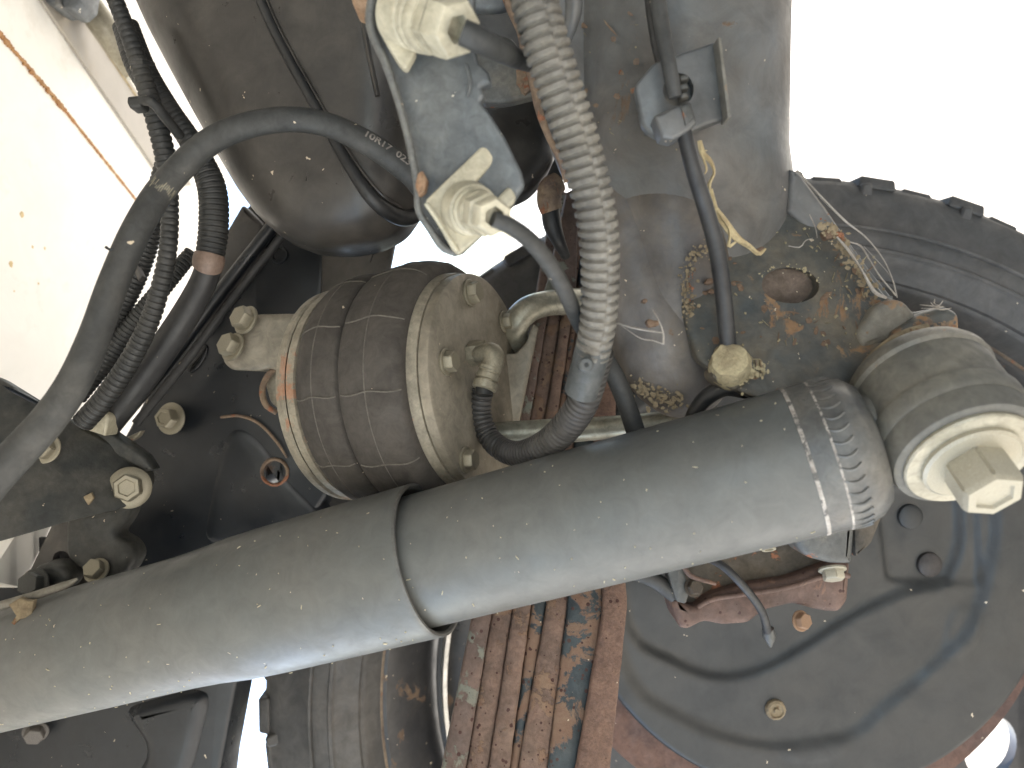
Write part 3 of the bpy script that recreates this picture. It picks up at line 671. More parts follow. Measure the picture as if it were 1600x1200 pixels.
# mould lines
ux = (V((1, 0, 0))-BA*BA.x).normalized(); vx = BA.cross(ux)
def bpt(t, a, extra=0):
    for (t0, r0), (t1, r1) in zip(bprof, bprof[1:]):
        if t0 <= t <= t1 or (t0 > t1 and False): return B0+BA*t+(ux*math.cos(a)+vx*math.sin(a))*(r0+(r1-r0)*(t-t0)/max(1e-9, t1-t0)+extra)
    return B0+BA*t+(ux*math.cos(a)+vx*math.sin(a))*(BR+extra)
toc = (CAM-(B0+B1)/2).normalized(); ac = math.atan2(toc.dot(vx), toc.dot(ux))
for da in (-1.68, -1.12, -.56, 0, .56, 1.12, 1.68):
    for lo, hi in ((.16, .455), (.505, .86)):
        obj('mould_line', sweep([(bpt(BL*(lo+(hi-lo)*j/9), ac+da*-1+.01*math.sin(j), .0002), .00055) for j in range(10)], 6, .004), seam_m, bell)
for fr_ in (.31, .67):
    rr = max(r for t, r in bprof if abs(t-BL*fr_) < .006)
    obj('mould_line', lathe(B0, BA, [(BL*fr_-.0006, rr-.0003), (BL*fr_, rr+.0005), (BL*fr_+.0006, rr-.0003)], 120, caps=False), seam_m, bell)
obj('upper_plate', lathe(B0, BA, [(BL*.0, BR*.3), (BL*.0, BR*.995), (BL*.01, BR*1.02), (BL*.06, BR*1.03), (BL*.07, BR*1.01)], 120, caps=False), plate_e, asp)
bd_ = lathe(B0, BA, [(BL*.07, BR*.7), (BL*.072, BR*1.00), (BL*.085, BR*1.022), (BL*.135, BR*1.02), (BL*.145, BR*.97)], 200, caps=False, jit=.0022)
obj('bead_ring', bd_, plate_e, asp)
lp = obj('lower_bead_plate', lathe(B0, BA, [(BL*.86, BR*.85), (BL*.86, BR*.985), (BL*.865, BR*1.0), (BL*.90, BR*.995), (BL*.928, BR*.985), (BL*.93, BR*.93)], 120, caps=False), plate_e, asp)
obj('lower_plate', lathe(B0, BA, [(BL*.93, BR*.80), (BL*.932, BR*.965), (BL*.936, BR*.975), (BL*.99, BR*.968), (BL*1.0, BR*.945), (BL*1.002, BR*.1), (BL*1.002, .0005)], 120, caps=False), plate_m, asp)
fp0 = B0+BA*BL*1.002
def on_face(px, py): return hit(px, py, fp0, BA)
def dep(p): return p.y
for (x, y, r, sp) in ((733, 458, 17.5, .1), (696, 566, 17.5, .3), (727, 719, 17, .2), (787, 503, 14, .4)):
    q = on_face(x, y); place_ = bolt(asp, x, y, q.y, r, BA, sp, flat=True)
# mounting casting at upper end
mc = thing('air_spring_mount', P(400, 530, .63), 'grey cast mount with two hex bolts left of the air spring', 'mount')
obj('casting', slab([(347, 548), (360, 530), (375, 500), (398, 490), (475, 489), (500, 500), (490, 600), (440, 590), (425, 575), (400, 580), (358, 578), (345, 565)], .585, .04, .006, 4, rad=8), plate_m, mc)
obj('round_foot', slab([(412, 600), (425, 575), (450, 560), (470, 560), (470, 660), (440, 645), (420, 630)], .60, .03, .006, 4, rad=8), plate_e, mc)
obj('rust_rim', sweep(PT([(436, 572, .596, 3), (420, 585, .594, 5), (410, 608, .594, 5), (415, 632, .596, 5), (432, 645, .60, 4)]), 10), rust_lip, mc)
for x, y in ((386, 501), (366, 543)):
    o = bolt(mc, x, y, .582, 19, V((.35, -.8, .5)), .5, flat=True)
# ------------------------------------------------------------ air fitting
ft = thing('elbow_fitting', on_face(740, 553), 'small zinc elbow air fitting on the lower plate of the air spring', 'fitting')
f0 = on_face(735, 553); fdp = f0.y
obj('hex_collar', lathe(f0, BA, [(0, .0085), (.006, .0088), (.009, .0080), (.012, .0078)], 6), bolt_m, ft)
e1 = P(762, 552, fdp-.012)
obj('elbow_body', sweep([(f0+BA*.006, .0060), (P(752, 553, fdp-.008), .0062), (P(768, 553, fdp-.014), .0075), (P(771, 564, fdp-.016), .0072), (P(766, 580, fdp-.018), .0068)], 20, .0015), bolt_m, ft)
fa = P(758, 604, fdp-.020)-P(768, 572, fdp-.017)
obj('lock_ring', lathe(P(767, 573, fdp-.017), fa, [(0, .0066), (.001, .0074), (.003, .0074), (.0035, .0068), (.005, .0068), (.0055, .0078), (.009, .0080), (.0095, .0066), (.0105, .0066), (.011, .0082), (.015, .0082), (.016, .007), (.016, .004)], 28), bolt_m, ft)
obj('braided_sleeve', sweep([(P(760, 592, fdp-.019), .0052), (P(757, 606, fdp-.020), .0056), (P(756, 618, fdp-.021), .006)], 16, .001, rf=lambda s, a: 1+.08*math.sin(a*8)), loom_bk, ft)
# ------------------------------------------------------------ spring U-bolts and plates
obj('u_bolt', sweep(PT([(816, 580, .62, 22), (806, 545, .60, 22), (804, 512, .58, 22), (822, 486, .575, 21), (850, 475, .58, 20), (880, 472, .59, 20), (905, 470, .60, 20), (960, 468, .62, 19)]), 24), alu_m, None, 'curved end of the upper U-bolt beside the air spring plate', 'u-bolt', 'u-bolts around the leaf spring')
obj('u_bolt', sweep(PT([(770, 680, .545, 20), (850, 675, .54, 20), (950, 668, .53, 18), (1075, 656, .515, 17), (1120, 650, .51, 16)]), 24), alu_m, None, 'straight zinc U-bolt leg running right from the air spring toward the axle end', 'u-bolt', 'u-bolts around the leaf spring')
obj('spring_saddle', slab([(783, 552), (806, 552), (822, 535), (833, 505), (842, 512), (806, 690), (780, 700), (770, 660), (760, 600)], .572, .012, .002, 2, rad=3), plate_m, None, 'grey zinc saddle plate between the air spring and the rusty leaves', 'plate')
obj('saddle_foot', slab([(735, 735), (760, 700), (800, 690), (775, 745), (750, 790)], .56, .02, .002, 2, rad=3), plate_m, None, 'grey plate corner below the lower end of the corrugated hose', 'plate')
# ------------------------------------------------------------ leaf spring
ls = thing('leaf_spring', P(840, 900, .56), 'rusty brown leaf spring pack running top to bottom behind the shock', 'leaf spring')
ys = (300, 505, 645, 950, 1190, 1330)
def lx(a505, a645, a950, a1190):
    s0 = (a645-a505)/140; return (a505-s0*205*.9, a505, a645, a950, a1190, a1190+(a1190-a950)/240*140)
edges = [lx(831, 806, 740, 692), lx(854, 830, 770, 730), lx(876, 853, 802, 765), lx(893, 872, 830, 798), lx(903, 884, 853, 812), lx(918, 900, 887, 857), lx(946, 925, 943, 902), lx(972, 962, 981, 955)]
mats = [rust2_m, rust_m, rust_m, rust3_m, rust_m, rust3_m, rust4_m]
dsh = [.0, .004, .001, .006, .003, .001, -.004]
ydep = [.66, .605, .585, .535, .505, .49]
for k in range(7):
    L_ = edges[k]; R_ = edges[k+1]
    bm = bmesh.new(); rows = []
    ylist = []
    N_ = 60
    def itp(arr, y):
        for i in range(5):
            if y <= ys[i+1] or i == 4:
                return arr[i]+(arr[i+1]-arr[i])*(y-ys[i])/(ys[i+1]-ys[i])
    for j in range(N_+1):
        y = ys[0]+(ys[-1]-ys[0])*j/N_
        l = itp(L_, y); r = itp(R_, y); dd = itp(ydep, y)+dsh[k]
        g = 1.2; b_ = .0014
        jl, jr = random.uniform(-.7, .7), random.uniform(-.7, .7)
        l += jl; r += jr
        q = [P(l+g*.4, y, dd)+V((0, .06, 0)), P(l+g*.4, y, dd)+V((0, b_, 0)), P(l+g*.4, y, dd)+V((0, 0, -b_)), P(r-g*.4, y, dd)+V((0, 0, b_)), P(r-g*.4, y, dd)+V((0, b_, 0)), P(r-g*.4, y, dd)+V((0, .06, 0))]
        rows.append([bm.verts.new(p) for p in q])
    for A, B in zip(rows, rows[1:]):
        for i in range(6): bm.faces.new((A[i], A[(i+1) % 6], B[(i+1) % 6], B[i]))
    bm.faces.new(rows[0]); bm.faces.new(rows[-1])
    obj('leaf', bm, mats[k], ls, ang=50)
# upper rusty straps seen above the u-bolt
obj('spring_clamp', slab([(885, 300), (905, 290), (900, 470), (845, 470), (858, 430)], .60, .03, .003, 2), rust2_m, None, 'brown rusty strap edge rising above the upper U-bolt', 'strap')
def crust(pts, n, size, spread, bm=None):
    bm = bm or bmesh.new(); pp = path(PT(pts, 1), .001); d0 = pts[0][2]
    for _ in range(n):
        p, r, s = random.choice(pp); u_ = spread*d0/F
        c = p+V((random.gauss(0, u_), random.uniform(-.0005, .001), random.gauss(0, u_))); q = random.uniform(.3, 1)**2*size*.8*d0/F
        g = bmesh.ops.create_icosphere(bm, subdivisions=1, radius=q)
        sx, sy, sz = random.uniform(.6, 1.5), random.uniform(.2, .45), random.uniform(.6, 1.5)
        for v in g['verts']: v.co = V((v.co.x*sx, v.co.y*sy, v.co.z*sz))*random.uniform(.8, 1.15)+c
    return bm
# ------------------------------------------------------------ axle housing
ax = thing('axle_housing', P(1080, 350, .50), 'grey dusty axle tube with rusty end plate at upper right', 'axle')
obj('tube', sweep(PT([(1070, -560, .49, 172), (1065, -160, .50, 170), (1062, 0, .50, 166), (1060, 130, .50, 165), (1062, 240, .505, 163), (1085, 330, .515, 150), (1100, 420, .525, 138), (1100, 500, .53, 128)]), 72, .006), axle_m, ax)
obj('tapered_end', sweep(PT([(1060, 240, .50, 132), (1052, 350, .495, 112), (1050, 440, .49, 96), (1055, 520, .49, 90), (1068, 580, .492, 78), (1078, 615, .50, 56), (1082, 632, .505, 24)]), 56, .004), axleb_m, ax)
obj('housing_shoulder', sweep(PT([(960, 250, .50, 60), (985, 380, .485, 62), (1005, 470, .48, 66), (1035, 550, .478, 72), (1062, 600, .485, 58), (1080, 625, .50, 25)]), 48, .004), axleb_m, ax)
obj('end_plate', slab([(1068, 395), (1120, 360), (1180, 330), (1245, 262), (1300, 335), (1340, 400), (1385, 462), (1405, 468), (1425, 488), (1480, 478), (1500, 490), (1498, 530), (1400, 560), (1345, 600), (1330, 625), (1230, 640), (1150, 610), (1090, 560), (1062, 470)], planefn(((1100, 450, .455), (1400, 500, .445), (1240, 300, .48))), .014, .003, 3, rad=10, holes=[ell(1235, 446, 45, 28, 3)]), axle2_m, ax)
obj('inner_bore', slab(ell(1236, 443, 58, 40, 3), .4645, .01, .001), M('bore_brown', (.15, .11, .085), (.10, .075, .055), 60, .8, 0, .8, 160, fleck=.4), ax)
obj('plate_edge_fold', slab([(1190, 600), (1240, 572), (1300, 562), (1350, 545), (1400, 520), (1420, 535), (1345, 600), (1330, 640), (1200, 640)], .442, .02, .006, 5, rad=10), axle_m, ax)
obj('ear', slab([(1370, 478), (1395, 466), (1415, 470), (1440, 500), (1400, 530), (1345, 548), (1340, 520)], .438, .015, .004, 4, rad=10), eye_m, ax)
obj('ear_tip', slab([(1440, 490), (1480, 478), (1500, 490), (1504, 535), (1492, 536), (1440, 530), (1400, 548), (1392, 520)], .434, .015, .004, 4, rad=8), axle2_m, ax)
obj('rust_crust', sweep(PT([(1345, 600, .424, 7), (1352, 575, .424, 9), (1375, 548, .424, 9), (1410, 525, .426, 8), (1450, 512, .428, 6)]), 12, .003, wob=.25), mud_m, ax)
obj('rust_flakes', crust([(1100, 385, .449), (1076, 420, .449), (1072, 450, .4475), (1082, 500, .4475), (1102, 545, .4475), (1125, 575, .449)], 420, 4, 6), mud_m, ax, kind='stuff')
obj('rust_flakes', crust([(995, 600, .462), (1030, 622, .455), (1062, 628, .455)], 260, 4.5, 9), mud_m, ax, kind='stuff')
obj('rust_flakes', crust([(1340, 610, .428), (1350, 580, .426), (1375, 550, .426), (1410, 528, .427), (1450, 512, .428), (1490, 510, .43)], 330, 5, 4), rust_lip, ax, kind='stuff')
obj('rust_flakes', crust([(1285, 350, .449), (1310, 370, .449), (1340, 420, .447), (1370, 462, .445)], 198, 6, 7), mud_m, ax, kind='stuff')
obj('rust_flakes', crust([(1190, 425, .4495), (1235, 415, .4495), (1285, 440, .4495)], 40, 3, 3), crust_m, ax, kind='stuff')
obj('side_gusset', slab([(1235, 262), (1250, 270), (1320, 365), (1360, 420), (1400, 470), (1380, 470), (1310, 400), (1230, 330)], .47, .03, .003, 3, rad=5), axle_m, ax)
for (x, y, s_) in ((1160, 505, 12), (1245, 552, 19), (1275, 525, 18), (1310, 520, 10), (1112, 455, 8), (1110, 440, 9), (1020, 505, 12), (1008, 470, 6), (1190, 390, 8), (1300, 365, 16)):
    pts = [(x+s_*random.uniform(.6, 1.1)*math.cos(2*PI*k/9), y+s_*.62*random.uniform(.6, 1.1)*math.sin(2*PI*k/9)) for k in range(9)]
    obj('rust_patch', slab(pts, (.4495 if x > 1060 else .417), .006, .0008, 2, smooth=3), rustblot, ax)
def chips(name, rects, n, mat, parent, d_of, smin, smax):
    bm = bmesh.new()
    for _ in range(n):
        x0, y0, x1, y1 = random.choice(rects); x = random.uniform(x0, x1); y = random.uniform(y0, y1); sz = random.uniform(smin, smax); a0 = random.uniform(0, 6)
        el = random.choice((1, 1, 1.5, 3)); d = d_of(x, y)
        vs = []
        for k in range(6):
            a = 2*PI*k/6; q = (sz*el*math.cos(a)*random.uniform(.6, 1.1), sz/el*math.sin(a)*random.uniform(.6, 1.1))
            X = x+q[0]*math.cos(a0)-q[1]*math.sin(a0); Y = y+q[0]*math.sin(a0)+q[1]*math.cos(a0)
            vs.append(bm.verts.new(P(X, Y, d_of(X, Y))))
        c = bm.verts.new(P(x, y, d-.0006))
        for k in range(6): bm.faces.new((vs[k], vs[(k+1) % 6], c))
    return obj(name, bm, mat, parent, kind='stuff')
def tube_d(x, y):
    cx = 1061; r = 165*.5/F
    u_ = (x-cx)/165.
    return .502-r*math.sqrt(max(.02, 1-u_*u_))-.0008
chips('paint_chip', [(905, 0, 1210, 240)], 60, crust_m, ax, tube_d, .8, 2.2)
chips('paint_chip', [(905, 0, 1210, 240)], 26, rust_lip, ax, tube_d, 2, 7)
pdp = planefn(((1100, 450, .455), (1400, 500, .445), (1240, 300, .48)))
chips('paint_chip', [(1090, 400, 1180, 560), (1180, 480, 1340, 540), (1200, 310, 1290, 400), (1290, 400, 1370, 470)], 90, crust_m, ax, lambda x, y: pdp(x, y)-.0006, .8, 3.2)
chips('paint_chip', [(1090, 400, 1180, 560), (1180, 480, 1340, 545), (1290, 400, 1370, 470)], 40, rustblot, ax, lambda x, y: pdp(x, y)-.0005, 2, 8)
# bracket behind the big loom with rusty lip
fb = thing('axle_bracket', P(860, 150, .49), 'grey bracket with a rusty curled edge behind the ribbed loom', 'bracket')
obj('plate', slab([(785, -40), (800, 0), (830, 70), (842, 140), (856, 200), (880, 262), (930, 320), (1000, 340), (1000, -40)], .475, .02, .004, 3, rad=12), axle_m, fb)
obj('curled_lip', sweep(PT([(782, -30, .474, 8), (797, 10, .472, 8), (814, 50, .47, 7), (822, 90, .47, 7), (834, 130, .47, 7), (842, 170, .471, 6), (858, 215, .472, 5), (876, 252, .473, 5), (885, 285, .475, 4)]), 14, .003, wob=.14), rust_lip, fb)
obj('inner_flange', slab([(738, 42), (800, 58), (840, 110), (850, 145), (790, 160), (752, 160)], .50, .01, .003, 3, rad=8), steel_m, fb)
obj('rust_stain_patch', slab([(806, 98), (828, 104), (836, 135), (820, 148), (806, 130)], .497, .004, .001, 2, rough=1.5), rust_lip, fb)
obj('grey_strap_loop', sweep(PT([(893, -30, .42, 15), (897, 10, .425, 14), (890, 45, .43, 11), (880, 70, .44, 8)]), 14), axle_m, None, 'grey strap loop just right of the top of the ribbed loom', 'strap')
obj('grey_pipe', sweep(PT([(735, 4, .50, 16), (780, 2, .50, 18), (815, -12, .50, 18)]), 16), sens_m, None, 'short blue grey pipe at the top edge right of the upper connector', 'pipe')
# ------------------------------------------------------------ sensor bracket with two connectors
sb = thing('sensor_bracket', P(690, 200, .37), 'blue grey stamped steel plate carrying two ivory connectors', 'bracket')
sbd = planefn(((600, 0, .37), (760, 100, .365), (700, 390, .385)))
obj('plate', slab([(596, -60), (586, 0), (577, 28), (578, 50), (598, 95), (612, 130), (628, 180), (642, 240), (652, 290), (652, 330), (660, 348), (676, 362), (690, 388), (708, 398), (722, 394), (800, 320), (820, 288), (816, 268), (790, 215), (768, 180), (752, 158), (758, 148), (752, 135), (768, 128), (764, 112), (748, 96), (740, 60), (742, 0), (745, -60)], sbd, .007, .0025, 3, rad=3), sens_m, sb)
obj('folded_edge', sweep(PT([(588, -40, .369, 7), (580, 10, .369, 8), (580, 45, .370, 8), (602, 98, .370, 7), (622, 158, .372, 6), (640, 225, .374, 6), (652, 290, .377, 6), (654, 328, .379, 6), (672, 358, .381, 6), (692, 386, .383, 7), (712, 395, .384, 6)]), 14, .003, wob=.05), sens_e, sb)
obj('rusty_end', slab([(648, 290), (652, 270), (660, 265), (668, 280), (664, 298), (654, 306)], .373, .006, .0015, 2, rad=3), orange_m, sb)
obj('rusty_end', slab([(545, -20), (580, -20), (578, 5), (565, 12), (550, 5)], .40, .02, .003, 3, rad=5), orange_m, sb)
obj('pressed_line', sweep(PT([(728, 100, .366, 3), (735, 130, .367, 3.4), (730, 150, .368, 2.6)]), 8), sens_m, sb)
def connector(loc, label, plate_pts, tab_pts, dpl, c0, axd, seq, edge, k=1):
    seq = {a: [(t*(k+.1 if k < 1 else 1), r*k) for t, r in b] for a, b in seq.items()}
    t = thing('connector', loc, label, 'connector', 'ivory connectors on the blue grey bracket')
    obj('mounting_plate', slab(plate_pts, dpl, .004, .0014, 3, rad=5), ivory, t)
    if tab_pts: obj('tab', slab(tab_pts, dpl-.0005, .006, .0015, 3, rad=7), ivory, t)
    obj('raised_edge', sweep(PT([(x, y, dpl-.002, r) for x, y, r in edge]), 10, .002), ivory, t)
    bd2 = obj('body', lathe(c0, axd, seq['body'], 48), ivory, t)
    obj('hex_nut', lathe(c0, axd, seq['nut'], 6), ivory, t)
    obj('hex_nut', lathe(c0, axd, seq['nut2'], 6), ivory, t)
    return t
# lower connector
c0 = P(732, 326, .372); axd = P(785, 343, .330)-c0
connector(c0, 'lower ivory connector and square plate against the bright gap', [(664, 313), (752, 228), (764, 228), (773, 244), (768, 256), (742, 285), (742, 330), (768, 352), (716, 398), (706, 390)], [(768, 318), (794, 290), (804, 300), (806, 312), (782, 336)], .372, c0, axd,
    dict(body=[(-.004, .0160), (.000, .0165), (.006, .0155), (.010, .0150), (.0105, .0128), (.012, .0138), (.014, .0138), (.015, .0125), (.018, .0128), (.021, .0122)], nut=[(.019, .0005), (.019, .0122), (.0205, .0128), (.031, .0124), (.032, .009)], nut2=[(.032, .010), (.033, .0112), (.040, .0110), (.0415, .0095), (.0415, .0060), (.036, .0058)]),
    [(666, 318, 4), (680, 338, 4), (700, 370, 4), (716, 394, 4)], .80)
# upper connector
c0 = P(640, 22, .362); axd = P(735, 52, .335)-c0
connector(c0, 'upper ivory connector with ribbed barrel at the top edge', [(596, 55), (606, 22), (628, -30), (700, -30), (690, 40), (650, 68), (630, 109), (624, 100)], [(598, 58), (640, 62), (650, 78), (634, 108), (622, 98)], .362, c0, axd,
    dict(body=[(-.004, .0175), (.002, .0172), (.008, .0165), (.0085, .0155), (.0105, .0155), (.011, .0164), (.013, .0164), (.0135, .0150), (.015, .0150), (.0155, .0158), (.018, .0158), (.020, .0145)], nut=[(.018, .0005), (.018, .0150), (.020, .0152), (.0245, .0148), (.025, .010)], nut2=[(.025, .0140), (.026, .0150), (.035, .0146), (.0365, .013), (.0365, .0070), (.030, .0068)]),
    [(604, 50, 5), (612, 24, 5), (626, -8, 5), (640, -30, 5)], .92)
obj('sensor_cable', sweep(PT([(722, 50, .335, 20), (748, 62, .338, 20), (782, 80, .355, 17), (815, 94, .385, 15), (850, 102, .42, 13), (880, 110, .45, 12)]), 20), rubber, None, 'black cable from the upper ivory connector passing behind the ribbed loom', 'cable', 'cables from the two connectors')
obj('sensor_cable', sweep(PT([(770, 342, .340, 13), (800, 355, .345, 13.5), (832, 380, .36, 13.5), (862, 418, .375, 13.5), (886, 462, .39, 13), (905, 505, .42, 12), (935, 545, .45, 14), (962, 590, .455, 15), (982, 640, .46, 15), (998, 690, .465, 15)]), 20), rubber, None, 'dark cable from the lower ivory connector passing behind the ribbed loom toward the shock', 'cable', 'cables from the two connectors')
# ------------------------------------------------------------ the big ribbed loom
lo = thing('ribbed_loom', P(930, 400, .39), 'pale dusty ribbed loom hanging from the top edge to the elbow fitting', 'loom')
p1 = PT([(822, -60, .36, 37), (842, 30, .36, 38), (872, 130, .365, 37), (905, 230, .372, 35), (932, 340, .38, 33), (938, 430, .39, 31), (934, 505, .40, 29.5), (925, 555, .41, 28)])
obj('large_conduit', sweep(p1, 40, .00065, rf=corr(.0050, .20, split=-.45)), loom_m, lo)
p2 = PT([(935, 548, .412, 25), (912, 625, .43, 25.5), (880, 672, .45, 25), (840, 702, .475, 23), (800, 708, .50, 20), (768, 688, .515, 18), (752, 650, .518, 17), (754, 608, .515, 16.5)])
obj('small_conduit', sweep(p2, 32, .0005, rf=corr(.0036, .17)), loom_dk, lo)
obj('tape_wrap', sweep(PT([(933, 522, .405, 27), (925, 552, .41, 28.5), (916, 585, .416, 27.5), (908, 612, .423, 26.5)]), 28, .002, wob=.03), tape_m, lo)
obj('clip_boss', lathe(P(916, 570, .395), V((0, -1, 0)), [(-.008, .004), (.0, .004), (.001, .003), (.001, .0012), (-.001, .001)], 18), tape_m, lo)
# crimped hose seen in the gap
ch_ = thing('crimped_hose', P(864, 300, .56), 'dark hose with brown crimp collar in the bright gap behind the loom', 'hose')
obj('hose', sweep(PT([(905, 200, .57, 13), (880, 250, .565, 13), (862, 295, .56, 13), (862, 345, .56, 15), (872, 375, .565, 11), (884, 400, .58, 7)]), 18), rubber_dk, ch_)
obj('collar', sweep(PT([(872, 285, .56, 17), (860, 295, .558, 19), (858, 315, .557, 19), (862, 330, .558, 17)]), 20, .002), rust_lip, ch_)
# ------------------------------------------------------------ hoses at left
hs = thing('coolant_hose', P(300, 300, .42), 'thick smooth black rubber hose arching over the tank at upper left', 'hose')
hp = PT([(-70, 818, .40, 29), (0, 738, .405, 28), (45, 690, .41, 27), (80, 650, .412, 26), (116, 596, .415, 25), (148, 524, .42, 23.5), (178, 440, .425, 22.5), (217, 352, .43, 22), (264, 282, .44, 21.5), (335, 217, .445, 20.5), (420, 189, .45, 19.5), (500, 192, .455, 19), (575, 224, .46, 19), (640, 270, .47, 19.5), (668, 303, .48, 19)])
obj('tube', sweep(hp, 32, .004), rubber, hs)
HP = path(hp, .001); HF = frames(HP)
def sof(px):
    return min(range(len(HP)), key=lambda i: abs(800+(CZ-HP[i][0].z)/HP[i][0].y*F-px))
# ring of yellow printed strokes
i0 = sof(252); bmr = bmesh.new()
for k in range(15):
    a = -.95+1.9*k/14; p, r, s = HP[i0]; t, n, b = HF[i0]
    for seg_ in range(random.choice((1, 2, 2))):
        off = random.uniform(-.0022, .0022); ln = random.uniform(.0007, .0026); da = random.uniform(.008, .02)
        tilt = random.uniform(-.03, .03)
        vs = []
        for sx, sa in ((-1, -1), (1, -1), (1, 1), (-1, 1)):
            aa = a+sa*da+sx*tilt; q = p+t*(off+sx*ln)+(n*math.cos(aa)+b*math.sin(aa))*(r*1.012); vs.append(bmr.verts.new(q))
        bmr.faces.new(vs)
obj('printed_band', bmr, print_y, hs)
# printed numbers along the hose
def hose_text(txt, ia, size, ang, name):
    cu = bpy.data.curves.new(name, 'FONT'); cu.body = txt; cu.size = size; cu.offset = size*.02
    to = bpy.data.objects.new(name+'_tmp', cu); COL.objects.link(to)
    dg = bpy.context.evaluated_depsgraph_get(); me = bpy.data.meshes.new_from_object(to.evaluated_get(dg))
    bpy.data.objects.remove(to)
    bm = bmesh.new(); bm.from_mesh(me)
    bmesh.ops.subdivide_edges(bm, edges=[e for e in bm.edges if e.calc_length() > size*.25], cuts=1)
    for v in bm.verts:
        i = min(len(HP)-1, max(0, ia+int(round(v.co.x/.001)))); fx = v.co.x-(i-ia)*.001
        p, r, s = HP[i]; t, n, b = HF[i]; a = ang-v.co.y/r*SGN
        v.co = p+t*fx+(n*math.cos(a)+b*math.sin(a))*(r*1.012)
    return bm
SGN = 1; TA = -.40
obj('printed_number', hose_text('10R17  023  1980', sof(566), .0064, TA, 'print'), print_m, hs, label='pale printed characters along the hose near the sensor bracket')
LM = []
def loom(pts, mat, label, pitch=.0042, amp=.13, cat='loom'):
    return obj('wiring_loom', sweep(PT(pts), 24, pitch/6, rf=corr(pitch, amp)), mat, None, label, cat, 'wiring looms running down the left side')
loom([(160, -50, .50, 13), (188, 20, .50, 13), (215, 95, .50, 14), (240, 175, .505, 16), (258, 245, .51, 16), (265, 320, .51, 14), (261, 400, .51, 14), (238, 490, .515, 15), (205, 560, .52, 16), (165, 620, .525, 17), (130, 660, .53, 17)], loom_bk, 'middle ribbed loom passing under the smooth hose, nearest the white panel')
loom([(196, 40, .53, 20), (222, 110, .53, 22), (262, 170, .53, 18), (300, 225, .53, 18), (330, 290, .53, 22), (334, 350, .53, 23), (328, 402, .53, 22)], loom_bk, 'rightmost ribbed loom next to the tank, above the brown clamp', pitch=.0036, amp=.08)
loom([(262, 230, .56, 12), (246, 290, .56, 13), (238, 360, .56, 15), (210, 440, .56, 16), (160, 530, .56, 17), (110, 600, .56, 17), (70, 650, .56, 17)], loom_bk, 'rear ribbed loom half hidden behind the thick smooth hose', pitch=.0034)
loom([(300, 395, .57, 12), (262, 440, .56, 14), (205, 510, .56, 15), (165, 565, .56, 15), (120, 620, .56, 15)], loom_bk, 'short ribbed loom crossing low behind the others above the bracket', pitch=.0034)
bh = thing('clamped_hose', P(280, 500, .55), 'glossy black hose with a brown clamp ring beside the frame pipes', 'hose')
obj('tube', sweep(PT([(328, 395, .53, 20), (322, 430, .535, 20), (300, 475, .54, 21), (262, 535, .545, 22), (215, 600, .55, 23), (165, 665, .555, 22)]), 24), rubber_dk, bh)
obj('clamp_ring', sweep(PT([(328, 398, .53, 23), (326, 408, .53, 24), (324, 416, .532, 23)]), 24, .002), M('clamp_brown', (.20, .135, .10), (.14, .10, .08), 60, .5), bh)
ct = thing('cable_tie', P(225, 160, .49), 'grey plastic cable tie with square head around the ribbed looms', 'cable tie')
obj('head', slab([(198, 150), (216, 148), (222, 156), (220, 167), (202, 169), (197, 160)], .478, .010, .002, 3, rad=3), loom_bk, ct)
obj('strap', sweep(PT([(214, 158, .482, 7), (238, 160, .478, 8), (262, 188, .49, 8), (282, 212, .505, 7)]), 12, .003), loom_bk, ct)
obj('strap', sweep(PT([(206, 98, .485, 3), (222, 96, .478, 4), (240, 100, .49, 3)]), 8, .003), loom_bk, ct)
obj('end_clip', slab([(206, 418), (214, 415), (222, 432), (216, 440)], .545, .006, .001, 2, rad=2), frame_l, None, 'tiny grey clip beside the rear loom below the hose print', 'clip')
obj('twig', sweep(PT([(165, 386, .42, 2.5), (172, 390, .42, 2.2), (180, 388, .42, .8)]), 6, .001), frame_m, None, 'tiny dark twig sticking out from the left side of the smooth hose', 'twig')
# ------------------------------------------------------------ brake line and clip on the axle
bl = thing('brake_line', P(1075, 250, .40), 'thin black brake line running down the axle tube into a crusty fitting', 'brake line')
obj('upper_pipe', sweep(PT([(1022, -40, .400, 13), (1034, 40, .395, 12.5), (1045, 100, .39, 12), (1055, 152, .392, 11.5)]), 18), rubber, bl)
obj('upper_pipe', sweep(PT([(1010, -40, .418, 8), (1022, 50, .412, 8), (1034, 110, .408, 7)]), 12), rubber_dk, bl)
obj('lower_pipe', sweep(PT([(1066, 195, .397, 11.5), (1082, 260, .40, 12.5), (1104, 330, .41, 13), (1120, 390, .415, 13), (1130, 460, .42, 13), (1136, 520, .425, 13), (1139, 555, .432, 12)]), 20), rubber_dk, bl)
cp = thing('line_clip', P(1065, 140, .41), 'grey plastic clip plate holding the brake line on the axle', 'clip')
cdp = planefn(((1000, 150, .404), (1140, 130, .405), (1060, 60, .405)))
obj('plate', slab([(992, 133), (1022, 97), (1124, 62), (1142, 183), (1100, 196), (1052, 220), (1022, 212), (1004, 196)], cdp, .006, .002, 3, rad=7, holes=[ell(1060, 140, 24, 26, 10)]), axle_m, cp)
obj('plate_back', slab([(1000, 140), (1024, 110), (1120, 85), (1136, 180), (1050, 212), (1012, 200)], .411, .012, .002, 2), steel_m, cp)
obj('clamp_block', slab([(1022, 180), (1052, 166), (1080, 158), (1090, 190), (1076, 204), (1052, 218), (1034, 214)], .392, .012, .002, 3, rad=4), axle_m, cp)
obj('clamp_slot', slab([(1064, 166), (1076, 162), (1084, 184), (1072, 196)], .3905, .003, .0006), steel_m, cp)
